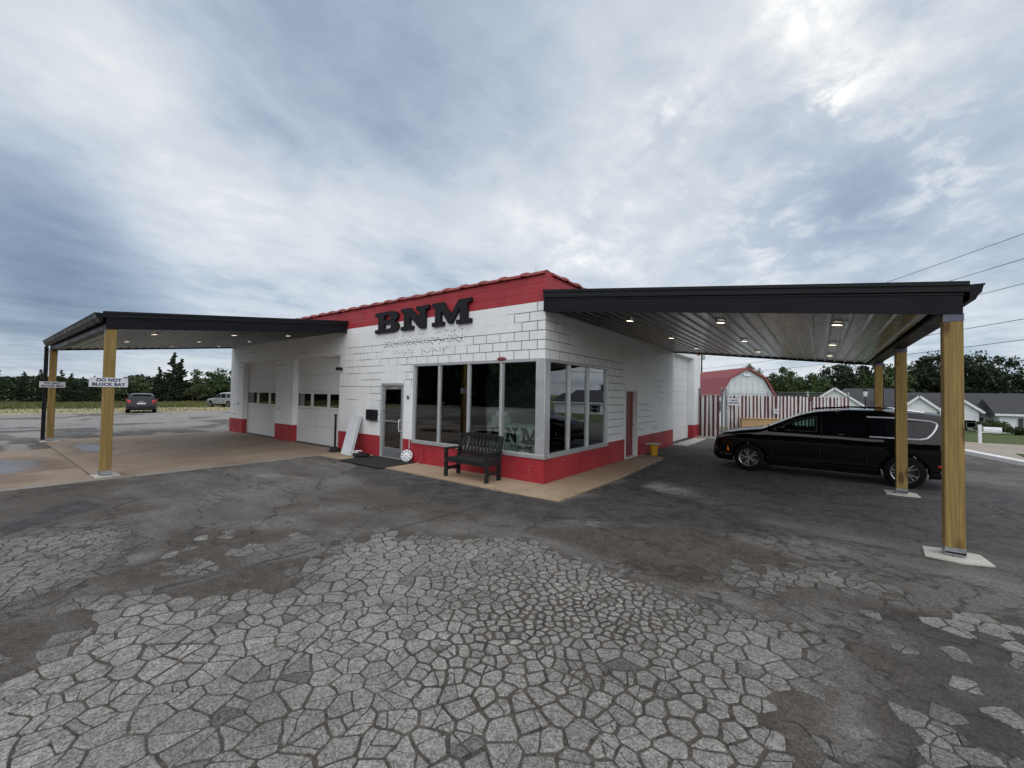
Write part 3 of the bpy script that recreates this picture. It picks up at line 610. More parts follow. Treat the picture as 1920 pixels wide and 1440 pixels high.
# openings in wall coordinates: distance from the corner, height
OPA = [(.0, 4.18, .56, 13*CO), (4.57, 5.60, -.1, 2.134), (7.80, 10.93, -.1, 15*CO), (12.29, 15.41, -.1, 15*CO)]
OPB = [(.0, 3.20, .56, 13*CO), (4.46, 5.50, -.1, 2.08), (9.46, 12.78, -.1, 18*CO)]
def open_joint(face, s, z, hor):
    """where paint has not bridged the mortar joint; s from the corner, z height of the joint (hor) or of its middle"""
    r = z/CO
    rnd = float(vnoise(np.array(s*2.3+50*hor), np.array(r*1.7+9)))
    if face == 'A':
        if r > 19.05: return 5.9 < s < 9.2 and rnd > .35 if r > 19.05 and r < 21.6 else False
        if hor:
            lim = {19: 0, 18: .9, 17: .65, 16: 7.5, 15: 2.2, 14: 5.7, 13: 4.7}.get(round(r))
            if round(r) == 16 and s > 7.5: return 9.8 < s < 10.6
            if lim is not None and s < lim: return True
            if round(r) == 15 and 7.0 < s < 10.9: return rnd > .35
            if round(r) == 15 and 14.2 < s < 15.8: return True
            if round(r) == 10 and 5.6 < s < 7.8: return True
            if round(r) in (5, 6) and 5.6 < s < 6.4: return rnd > .4
        else:
            k = int(r)
            if k in (13,) and s < 5.9: return True
            if k == 14 and s < 4.5: return True
            if k == 15 and s < 2.4: return True
            if k in (16, 17) and s < .95: return True
            if k == 18 and s < .5: return True
        if 7 < r < 16.2 and 5.55 < s < 7.4: return rnd > (.40 if r > 10 else .62)
        if 13.5 < r < 17.2 and 14.0 < s < 15.9: return rnd > .45
        if 13.5 < r < 17 and 9.6 < s < 12.4: return rnd > .58
        if 3.4 < r < 8.4 and s > 15.9: return rnd > .5
        if 10 < r < 13.2 and 4.1 < s < 4.6: return True
        return False
    if r > 18.6: return False
    if hor:
        lim = {18: .45, 17: .75, 16: 1.15, 15: 1.35, 14: 4.4, 13: 4.4}.get(round(r))
        if lim is not None and s < lim: return True
    else:
        k = int(r); lim = {13: 4.3, 14: 1.6, 15: 1.3, 16: .9, 17: .5}.get(k)
        if lim is not None and s < lim: return True
    if 3.2 < r < 14 and 3.1 < s < 4.45: return rnd > .12
    if 3.2 < r < 9 and 5.5 < s < 5.8+(9-r)*.24+.5: return rnd > .22
    if 9 < r < 12 and 6.6 < s < 8.2: return rnd > .75
    return False
_bm = {}
def block_mesh(face, w, h, ins, mat):
    key = (face, round(w, 3), round(h, 3), ins, mat.name)
    if key in _bm: return _bm[key]
    x0, x1, z0, z1 = -w/2+ins[0], w/2-ins[1], -h/2+ins[2], h/2-ins[3]; b = .0035; D = .05
    pts = [(x0+b, 0, z0+b), (x1-b, 0, z0+b), (x1-b, 0, z1-b), (x0+b, 0, z1-b), (x0, b, z0), (x1, b, z0), (x1, b, z1), (x0, b, z1), (x0, D, z0), (x1, D, z0), (x1, D, z1), (x0, D, z1)]
    if face == 'B': pts = [(-y, x, z) for x, y, z in pts]
    fs = [(0, 1, 2, 3)] + [(4+i, 4+(i+1) % 4, (i+1) % 4, i) for i in range(4)] + [(8+i, 8+(i+1) % 4, 4+(i+1) % 4, 4+i) for i in range(4)]
    me = MB().add(pts, fs).mesh('wall_block', [mat]); _bm[key] = me; return me
def px_area(c, w, h):
    d = Vector(c)-CAM; z = d.dot(_fw); return w*h/z**2*abs((d.x if c[0] == 0 else d.y)/d.length)
def lay(face, length, ops, half_odd):
    out = []
    for r in range(22):
        z0, z1 = r*CO, (r+1)*CO; st = 0 if (r % 2 == 0) != half_odd else -BW/2
        cuts = sorted({0.0, length, *[v for o in ops for v in o[:2] if o[2] < z1-.02 and o[3] > z0+.02]})
        js = [st+BW*k for k in range(int(length/BW)+3)]; js = sorted({min(max(round(j, 4), 0), length) for j in js} | set(cuts))
        for a, b in zip(js, js[1:]):
            if b-a < .03: continue
            m = (a+b)/2; lo, hi = z0, z1
            for o in ops:
                if o[0] < m < o[1]:
                    if o[2] <= lo+.005 and o[3] >= hi-.005: lo = hi
                    elif o[2] > lo and o[2] < hi: hi = o[2]
                    elif o[3] > lo and o[3] < hi: lo = o[3]
            if hi-lo < .03: continue
            out.append((a, b, lo, hi, r))
    return out
blocks = []
for face, length, ops, ho in (('A', AL, OPA, True), ('B', BL, OPB, False)):
    for a, b, lo, hi, r in lay(face, length, ops, ho):
        w, h, m, zc = b-a, hi-lo, (a+b)/2, (lo+hi)/2
        g = lambda o: .0068 if o else .0006
        gv = 1.3 if face == 'A' else 1.7; l_, r_ = g(open_joint(face, a, zc, 0))*gv, g(open_joint(face, b, zc, 0))*gv; d_, u_ = g(open_joint(face, m, lo, 1)), g(open_joint(face, m, hi, 1))
        if a == 0: l_ = 0 if face == 'A' else 0
        if lo == 0: d_ = 0
        mat = m_red if (r < 3 or r >= 19) else m_white
        jit = float(RNG.normal())*.0006
        if face == 'A': c = (-m, jit, zc); ins = (r_, l_, d_, u_)
        else: c = (jit, m, zc); ins = (l_, r_, d_, u_)
        blocks.append((px_area((-m, 0, zc) if face == 'A' else (0, m, zc), w, h), face, w, h, ins, mat, c))
vis = lambda c: not (c[2] > 3.75 and ((c[0] < -7.6) or c[1] > 1.9))
blocks.sort(key=lambda b: -b[0]*(1 if vis(b[6]) else .05))
restW, restR = MB(), MB()
for i, (_, face, w, h, ins, mat, c) in enumerate(blocks):
    me = block_mesh(face, w, h, ins, mat)
    if i < 300: obj('wall_block', me, bld, c)
    else:
        t = restR if mat is m_red else restW; t.add([tuple(v.co+Vector(c)) for v in me.vertices], [tuple(p.vertices) for p in me.polygons])
both = MB(); both.add(restW.v, restW.f, 0); both.add(restR.v, restR.f, 1); tag(both.build('far_wall_blocks', [m_white, m_red], bld), kind='stuff')
# masonry core behind the painted blocks (what shows in open joints), reveals, rear walls
def core(face, length, ops):
    m = MB(); cuts = sorted({0.0, length, *[v for o in ops for v in o[:2]]})
    for a, b in zip(cuts, cuts[1:]):
        mid = (a+b)/2; spans = [(0.0, HT)]
        for o in ops:
            if o[0] < mid < o[1]:
                sp = []
                for lo, hi in spans:
                    if o[2] > lo: sp.append((lo, min(hi, o[2])))
                    if o[3] < hi: sp.append((max(lo, o[3]), hi))
                spans = sp
        for lo, hi in spans:
            for l2, h2, k in ((lo, min(hi, 19*CO-.004), 0), (max(lo, 19*CO-.004), hi, 1)):
                if h2-l2 < .01: continue
                k = k if mid > 4 and face == 'A' else 0
                if face == 'A': m.box((-b, .009, l2), (-a-(.009 if a == 0 else 0), .19, h2), k)
                else: m.box((-.009, a+(.2 if a == 0 else 0), l2), (-.19, b, h2), k)
    return m.build('masonry_core', [m_mortar, m_mortar_red], bld)
core('A', AL, OPA); core('B', BL, OPB)
for x0, x1, tp in ((-10.93, -7.80, 15*CO), (-15.41, -12.29, 15*CO)):
    for x, s in ((x0, 1), (x1, -1)):
        m = MB(); m.box((x, .002, 3*CO), (x+s*.012, .205, tp-.012), 0); m.box((x, .002, 0), (x+s*.012, .205, 3*CO), 1); m.build('door_reveal', [m_white, m_red], bld)
    MB().box((x0, .002, tp-.012), (x1, .205, tp)).build('lintel_soffit', m_white, bld)
for y, s in ((9.46, 1), (12.78, -1)):
    m = MB(); m.box((-.002, y, 3*CO), (-.30, y+s*.012, 18*CO-.012), 0); m.box((-.002, y, 0), (-.30, y+s*.012, 3*CO), 1 if s < 0 else 1); m.build('door_reveal', [m_white, m_red], bld)
MB().box((-.002, 9.46, 18*CO-.012), (-.30, 12.78, 18*CO)).build('lintel_soffit', m_white, bld)
m = MB(); m.box((-AL, .05, 0), (-AL+.2, BL, HT), 0); m.box((-AL+.2, BL-.2, 0), (-.2, BL, HT), 0); m.box((-AL-.003, .0, 0), (-AL+.01, BL, 3*CO), 1); m.box((-AL-.003, .0, 19*CO), (-AL+.01, BL, HT), 1); m.build('rear_wall', [m_white, m_red], bld)
m = MB(); m.box((-AL+.2, .2, HT-.45), (-.2, BL-.2, HT-.25)); m.build('flat_roof', m_black, bld)
# clay coping: arched tiles with a bell end, one after another along the parapet
def coping_mesh():
    m = MB(); prof = [(-.155, -.03), (-.15, .012), (-.10, .045), (-.04, .065), (.0, .070), (.06, .060), (.20, .025), (.22, -.01)]
    st = [(0.0, 1.0, 0), (.47, 1.0, 0), (.475, 1.14, .025), (.53, 1.20, .034), (.60, 1.18, .03), (.606, 1.0, 0)]
    n = len(prof); vs, fs = [], []
    for x, k, dz in st: vs += [(-x, py*(k if py < 0 else k*.98), pz*k+dz*.4) for py, pz in prof]
    for i in range(len(st)-1):
        for j in range(n-1): fs.append((i*n+j, i*n+j+1, (i+1)*n+j+1, (i+1)*n+j))
    fs += [tuple(range(n))[::-1], tuple((len(st)-1)*n+j for j in range(n))]
    m.add(vs, [f[::-1] for f in fs]); return m.mesh('coping_tile', [m_redcop], 50)
cop = coping_mesh()
for i in range(28):
    if i*.606 > AL-.5: break
    o = obj('coping_tile', cop, bld, (-.02-i*.606, .10, HT)); o.rotation_euler = (R(float(RNG.normal())*.8), R(float(RNG.normal())*.3), 0)
for i in range(23):
    if .25+i*.606 > BL-.5: break
    o = obj('coping_tile', cop, bld, (-.10, .25+i*.606, HT)); o.rotation_euler = (0, 0, R(-90)); o.rotation_euler = (0, R(float(RNG.normal())*.3), R(-90)); o.scale = (1, -1, 1)
# --- shop windows
def win_front():
    w = empty('shop_window', (0, 0, 0)); w.parent = bld
    fr = MB(); z0, z1 = .56, 13*CO; y0, y1 = -.012, .10
    fr.box((-4.18, y0, z1-.055), (-.003, y1, z1-.002), bev=.004); fr.box((-4.18, y0-.02, z0), (.03, y1, z0+.055), bev=.004)
    for x in (-4.15, -3.19, -2.17, -1.17): fr.box((x-.03, y0+.004, z0+.056), (x+.03, y1-.004, z1-.056), bev=.004)
    fr.box((-4.18, -.03, z0-.03), (.02, .02, z0-.001)); fr.build('window_frame', m_alu, w)
    for a, b in ((-4.12, -3.22), (-3.16, -2.20), (-2.14, -1.20), (-1.14, -.22)): MB().box((a-.005, .045, z0+.05), (b+.005, .052, z1-.05)).build('pane', m_glass, w)
    w2 = empty('shop_window', (0, 0, 0)); w2.parent = bld
    fr = MB(); x0, x1 = .012, -.10
    fr.box((x0, .19, z1-.055), (x1, 3.20, z1-.002), bev=.004); fr.box((x0+.02, .19, z0), (x1, 3.20, z0+.055), bev=.004)
    for y in (1.09, 2.05, 3.165): fr.box((x0-.004, y-.032, z0+.056), (x1+.004, y+.032, z1-.056), bev=.004)
    fr.box((.03, .02, z0-.03), (-.02, 3.22, z0-.001)); fr.build('window_frame', m_alu, w2)
    for a, b in ((.20, 1.06), (1.12, 2.02), (2.08, 3.13)): MB().box((-.045, a-.005, z0+.05), (-.052, b+.005, z1-.05)).build('pane', m_glass, w2)
    c = MB(); c.box((-.21, -.022, z0-.0), (.022, .20, z1-.001), bev=.006); c.build('corner_post', m_alu, bld)
win_front()
# --- glazed entrance door
def entrance():
    d = empty('entrance_door', (0, 0, 0)); d.parent = bld; f = MB(); x0, x1, zt = -5.60, -4.57, 2.134
    f.box((x0, -.01, .021), (x0+.06, .12, zt), bev=.003); f.box((x1-.06, -.01, .021), (x1, .12, zt), bev=.003); f.box((x0+.06, -.01, zt-.07), (x1-.06, .12, zt), bev=.003); f.box((x0, -.02, .018), (x1, .13, .03)); f.build('door_frame', m_alu, d)
    a, b = x0+.064, x1-.064; s = MB()
    s.box((a, .02, .034), (a+.085, .065, zt-.075), bev=.003); s.box((b-.085, .02, .034), (b, .065, zt-.075), bev=.003); s.box((a+.085, .022, .034), (b-.085, .063, .31), bev=.003); s.box((a+.085, .022, zt-.175), (b-.085, .063, zt-.075), bev=.003); s.box((a+.085, .024, 1.03), (b-.085, .061, 1.075), bev=.003)
    s.build('door_leaf', m_alud, d)
    for lo, hi in ((.305, 1.035), (1.07, zt-.17)): MB().box((a+.08, .040, lo), (b-.08, .046, hi)).build('pane', m_glass, d)
    MB().tube([(b-.05, .02, .80), (b-.05, -.05, .80), (b-.05, -.06, .83), (b-.05, -.06, 1.09), (b-.05, -.05, 1.12), (b-.05, .02, 1.12)], .013, 8).build('pull_handle', m_steelwhite, d, 40)
    MB().box((b-.28, -.004, 1.98), (b-.44, .02, 2.03)).build('door_closer', m_alu, d)
    MB().box((b-.30, .018, .56), (b-.09, .021, .60)).build('sticker', m_mortar, d)
entrance()
# --- sectional doors of the two bays and the tall one on the side
def sectional(x0, x1, y, zt, face='A', wins=True, nsec=5):
    d = empty('bay_door', (0, 0, 0)); d.parent = bld; h = zt/nsec; T = (lambda x, yy, z: (x, yy, z)) if face == 'A' else (lambda x, yy, z: (-yy, x, z))
    xs_ = (x0+x1)/2; ww = (x1-x0)/3.23
    for i in range(nsec):
        m = MB(); z0, z1 = .02+i*h+.003, .02+(i+1)*h-.003
        def bx(a, b, lo, hi, yy=0.0, t=.04): m.box(T(a, y+yy, lo), T(b, y+yy+t, hi), bev=.004)
        if wins and i == 2:
            cs = [xs_+k*1.10*(ww/.97) for k in (-1, 0, 1)]; w = .48*(ww/.97); e = [x0]+[v for c in cs for v in (c-w, c+w)]+[x1]
            bx(x0, x1, z0, z0+.075); bx(x0, x1, z1-.075, z1)
            for k in range(0, len(e), 2): bx(e[k], e[k+1], z0+.0745, z1-.0745)
            pn = m.build('door_panel', m_gdoor, d)
            for c in cs: MB().box(T(c-w-.004, y+.018, z0+.07), T(c+w+.004, y+.024, z1-.07)).build('pane', m_glass, pn)
        else:
            bx(x0, x1, z0, z1)
            for q in (.25, .5, .75): m.box(T(x0+.01, y-.0025, z0+(z1-z0)*q-.012), T(x1-.01, y+.01, z0+(z1-z0)*q+.012), bev=.002)
            m.build('door_panel', m_gdoor, d)
    for a_, b_ in ((x0, x0+.05), (x1-.05, x1)): MB().box(T(a_, y-.02, .014), T(b_, y-.002, zt)).build('weather_strip', m_steelwhite, d)
    MB().box(T(x0, y, .012), T(x1, y+.04, .024)).build('bottom_seal', m_rubber, d)
sectional(-10.93, -7.80, .20, 15*CO); sectional(-15.41, -12.29, .20, 15*CO); sectional(9.46, 12.78, .27, 18*CO, 'B', False, 7)
# --- red side door, deep in its steel frame
def side_door():
    d = empty('side_door', (0, 0, 0)); d.parent = bld; a, b, zt = 4.46, 5.50, 2.08; f = MB()
    for y0, y1 in ((a, a+.055), (b-.055, b)): f.box((.015, y0, .019), (-.20, y1, zt), bev=.003)
    f.box((.015, a+.055, zt-.055), (-.20, b-.055, zt), bev=.003); f.box((.03, a+.06, .019), (-.2, b-.06, .035)); f.build('door_frame', m_gdoor, d)
    MB().box((-.13, a+.056, .036), (-.175, b-.056, zt-.056), bev=.003).build('door_leaf', m_door_red, d); MB().lathe([(0, .07), (.028, .06), (.03, .035), (.012, .02), (.012, 0)], (-.13, b-.13, 1.0), 'x', 12).build('door_knob', m_chrome, d, 40)
side_door()
# --- small things fixed to the walls
m = MB()
for row, (x0, x1, z, n) in enumerate(((-5.6, -2.35, 3.43, 40), (-5.55, -2.35, 3.20, 95), (-5.1, -2.8, 2.98, 46), (-5.5, -2.3, 3.29, 55))):
    for i in range(n):
        if row == 0 and RNG.random() < .35: continue
        x = x0+(x1-x0)*(i+RNG.random()*.8)/n; zz = z+RNG.normal()*.028; s = .008+.006*RNG.random(); m.box((x-s, -.001, zz-s), (x+s, .004, zz+s*(1+RNG.random())))
tag(m.build('anchor_holes', m_mortar, bld), kind='stuff')
def wall_lamp():
    d = tag(empty('wall_light', (-7.72, 0, 2.60)), 'small black twin flood light on the wall beside the wider bay door', 'light'); MB().box((-.06, -.03, -.05), (.06, -.001, .05), bev=.01).build('base_plate', m_black, d)
    for s in (-1, 1): MB().lathe([(.0, .0), (.04, .0), (.055, -.09), (.05, -.1), (0, -.095)], (s*.075, -.03, 0), 'y', 12).build('lamp_head', m_black, d, 40)
wall_lamp()
lb = tag(empty('wall_mailbox', (-5.93, 0, 1.05)), 'black mailbox fixed to the wall left of the glass door', 'mailbox')
MB().box((-.21, -.13, 0), (.21, -.001, .31), bev=.012).build('box', m_black, lb); MB().box((-.215, -.14, .235), (.215, .0, .25), bev=.003).build('lid', m_black, lb); MB().box((-.05, -.136, .13), (.05, -.129, .16)).build('slot_plate', m_fascia, lb)
dbell = tag(MB().lathe([(0, -.02), (.05, -.018), (.065, -.008), (.065, 0)], (-4.38, -.001, 1.75), 'y', 16).build('round_sensor', m_galv), 'small round grey fitting on the wall between door and window', 'fitting')
ov = MB(); ov.lathe([(0, -.05), (.09, -.045), (.125, -.02), (.13, 0)], (0, 0, 0), 'y', 18); ov.v = [(x-1.15, y-.002, z*.36+2.675) for x, y, z in ov.v]; ov = ov.build('marker_lamp', simple('dull_red', (.20, .05, .045), .4)); tag(ov, 'dull red oval fitting above the shop window', 'fitting')
tag(MB().tube([(-3.70, -.09, .02), (-3.70, -.09, .40)], .022, 10).lathe([(.03, .40), (.03, .43), (0, .435)], (-3.70, -.09, 0), 'z', 10).build('pipe_stub', m_red, None, 40), 'short red painted pipe stub at the wall under the window', 'pipe')
cd = MB(); cd.tube([(-4.27, -.02, .36), (-4.27, -.02, .62)], .012, 6); tag(cd.build('conduit', m_steelwhite), 'thin white conduit on red wall left of the shop window', 'conduit')
m = MB(); m.box((-.04, -.03, -.05), (.04, -.001, .05), bev=.005); o = m.build('keypad_box', m_galv); o.location = (-15.85, 0, 1.28); tag(o, 'small grey box on the white pier at the building end', 'box')
m = MB(); m.box((-.03, -.025, -.05), (.03, -.001, .05), bev=.005); o = m.build('keypad_box', m_galv); o.location = (-12.0, 0, 1.18); tag(o, 'small grey box on the pier between the two bay doors', 'box')
fl = tag(empty('wall_light', (0, 13.75, 3.95)), 'small lamp high on the far corner pier of the side wall', 'light'); MB().tube([(0, 0, 0), (.18, 0, .05), (.32, -.05, .0)], .018, 6).build('arm', m_galv, fl); MB().lathe([(.02, .05), (.08, 0), (.085, -.03), (0, -.03)], (.32, -.05, 0), 'z', 12).build('lamp_head', m_galv, fl)
tag(MB().tube([(-3.6, 5.0, 4.3), (-3.6, 5.0, 6.5)], [.012, .006], 6).build('roof_antenna', m_black), 'thin antenna rod rising above the roof', 'antenna')

m = MB()      # chipped paint along the red base
for i in range(26):
    y = .45+.75*RNG.random() if i < 14 else .2+3*RNG.random(); z = .50+.035*RNG.normal()-.06*(y-.5) if i < 14 else .12+.4*RNG.random(); w_, h_ = .012+.03*RNG.random()*(i < 14), .004+.006*RNG.random()
    m.add([(.0018, y-w_, z), (.0018, y+w_*.6, z-h_*.5), (.0018, y+w_, z+h_*.6), (.0018, y-w_*.3, z+h_)], [(0, 1, 2, 3)])
for i in range(9):
    x = -.15-3.6*RNG.random(); z = .08+.42*RNG.random(); q = .006+.008*RNG.random(); m.add([(x-q, -.0018, z), (x+q*.7, -.0018, z-q*.4), (x+q, -.0018, z+q*.7), (x-q*.2, -.0018, z+q)], [(0, 1, 2, 3)])
tag(m.build('paint_chips', m_pale, bld), kind='stuff')
# --- wall letters: slab serif, cut from thick black board
def letters():
    B = ([(0, 0), (.78, 0), (.92, .04), (1.0, .14), (1.0, .34), (.93, .45), (.84, .505), (.92, .56), (.98, .66), (.98, .84), (.90, .95), (.76, 1.0), (0, 1.0), (0, .83), (.14, .83), (.14, .17), (0, .17)],
         [[(.40, .18), (.64, .18), (.70, .23), (.70, .36), (.64, .41), (.40, .41)], [(.40, .60), (.62, .60), (.67, .65), (.67, .77), (.62, .82), (.40, .82)]])
    Nn = ([(0, 0), (.46, 0), (.46, .17), (.345, .17), (.345, .60), (.72, .0), (.92, 0), (.92, .83), (1.04, .83), (1.04, 1.0), (.58, 1.0), (.58, .83), (.70, .83), (.70, .46), (.36, 1.0), (0, 1.0), (0, .83), (.12, .83), (.12, .17), (0, .17)], [])
    Mm = ([(0, 0), (.44, 0), (.44, .17), (.335, .17), (.335, .66), (.62, .06), (.74, .06), (1.02, .66), (1.02, .17), (.90, .17), (.90, 0), (1.40, 0), (1.40, .17), (1.27, .17), (1.27, .83), (1.40, .83), (1.40, 1.0), (.98, 1.0), (.70, .42), (.42, 1.0), (0, 1.0), (0, .83), (.12, .83), (.12, .17), (0, .17)], [])
    return {'B': B, 'N': Nn, 'M': Mm}
LET = letters()
def letter_obj(ch, o, ux, uy, hgt, wid, depth, mat, name='sign_letter', parent=None):
    from mathutils.geometry import tessellate_polygon
    outer, holes = LET[ch]; mx = max(p[0] for p in outer); loops = [outer]+[h[::-1] for h in holes]; pts = [p for lp in loops for p in lp]
    loops3 = [[Vector((x, y, 0)) for x, y in lp] for lp in loops]; tri = tessellate_polygon(loops3)
    o, ux, uy = Vector(o), Vector(ux), Vector(uy); n = ux.cross(uy); P = [o+ux*(x/mx*wid)+uy*(y*hgt) for x, y in pts]; k = len(P); m = MB(); fs = []
    for t in tri:
        (ax, ay), (bx, by), (cx, cy) = (pts[i] for i in t)
        if (bx-ax)*(cy-ay)-(by-ay)*(cx-ax) < 0: t = t[::-1]
        fs += [tuple(i+k for i in t), tuple(t[::-1])]
    b = 0
    for lp in loops:
        q = len(lp); fs += [(b+i, b+(i+1) % q, b+(i+1) % q+k, b+i+k) for i in range(q)]; b += q
    m.add(P+[p+n*depth for p in P], fs); return m.build(name, mat, parent)
for ch, x0, x1 in (('B', -5.86, -4.80), ('N', -4.68, -3.55), ('M', -3.42, -2.06)):
    tag(letter_obj(ch, (x0, -.005, 3.585), (1, 0, 0), (0, 0, 1), .60, x1-x0, .075, m_black), {'B': 'black slab serif letter B on the front wall', 'N': 'black slab serif letter N on the front wall', 'M': 'black slab serif letter M on the front wall'}[ch], 'letter', 'raised wall letters')

# --- inside the shop
m = MB(); m.box((-AL+.2, .2, -.05), (-.2, BL-.2, .005)); m.build('interior_floor', m_intd, bld)
m = MB(); m.box((-7.6, 4.4, .005), (-.2, 4.5, 3.2)); m.box((-7.6, .2, .005), (-7.5, 4.4, 3.2)); m.box((-7.6, .2, 3.2), (-.2, 4.5, 3.26)); m.build('interior_wall', m_int, bld)
ct = tag(empty('reception_counter', (0, 0, 0)), 'mint counter with black lettering behind the corner windows', 'counter')
MB().box((-2.95, 1.62, .01), (-.62, 1.70, 1.03), bev=.004).build('front_panel', m_mint, ct); MB().box((-.70, 1.70, .01), (-.62, 2.95, .98), bev=.004).build('side_panel', m_mint, ct); MB().box((-3.0, 1.58, 1.032), (-.58, 2.1, 1.065), bev=.004).build('counter_top', m_mint, ct)
for ch, x0, x1 in (('B', -2.84, -2.36), ('N', -2.27, -1.84), ('M', -1.74, -1.14)): letter_obj(ch, (x0, 1.617, .585), (1, 0, 0), (0, 0, 1), .40, x1-x0, .006, m_black, 'letter', ct)
o = obj('lettering', text_mesh('lettering', 'TY MOTO', .125, .004, 1.25, .003), ct, (-1.72, 1.612, .43)); o.rotation_euler = (R(90), 0, 0); o.data.materials.append(m_black)
def stool(x, y, label):
    s = tag(empty('stool', (x, y, .005)), label, 'stool', 'stools at the counter'); MB().lathe([(0, .66), (.15, .66), (.18, .68), (.185, .73), (.17, .76), (0, .765)], n=18).build('seat', m_poly, s, 40)
    for i in range(4):
        a = R(45+90*i); MB().tube([(.12*math.cos(a), .12*math.sin(a), .66), (.21*math.cos(a), .21*math.sin(a), 0)], .013, 6).build('leg', m_black, s)
    MB().tube([(.17*math.cos(R(15*k)), .17*math.sin(R(15*k)), .28) for k in range(25)], .009, 6, caps=False).build('foot_ring', m_chrome, s)
stool(-2.05, .95, 'round black stool behind the wall bench, inside the window'); stool(-.98, 1.0, 'round black stool in front of the counter letters, nearest the corner post'); stool(-.30, 2.15, 'round black stool seen through the side window')
dk = tag(empty('office_desk', (-3.7, 2.2, .005)), 'low tan desk inside behind the leftmost shop pane', 'desk'); MB().box((-.7, -.3, .68), (.7, .3, .72)).build('desk_top', m_tan, dk); MB().box((-.66, -.26, .0), (.66, -.24, .68)).build('modesty_panel', m_tan, dk)
pr_ = tag(empty('office_printer', (-2.6, 1.85, 1.066)), 'pale printer on the counter inside', 'printer'); MB().box((-.22, -.16, 0), (.22, .16, .20), bev=.02).build('body', m_paper, pr_); MB().box((-.18, -.02, .201), (.18, .10, .32), bev=.01).build('paper_tray', m_paper, pr_)
for z, t in ((1.49, 'upper pale notice taped inside the leftmost shop pane'), (1.17, 'lower pale notice taped inside the leftmost shop pane')):
    n = empty('notice', (0, 0, 0), 0, t, 'notice', 'window notices'); MB().box((-4.0, .058, z-.145), (-3.79, .060, z+.145)).build('sheet', m_paper, n)
    mm = MB()
    for k in range(9): mm.box((-3.98, .0562, z+.10-k*.028), (-3.98+.15+.03*random.random(), .0568, z+.106-k*.028))
    mm.build('print', simple('grey_print', (.2, .22, .22), .7) if 'grey_print' not in MATS else MATS['grey_print'], n)
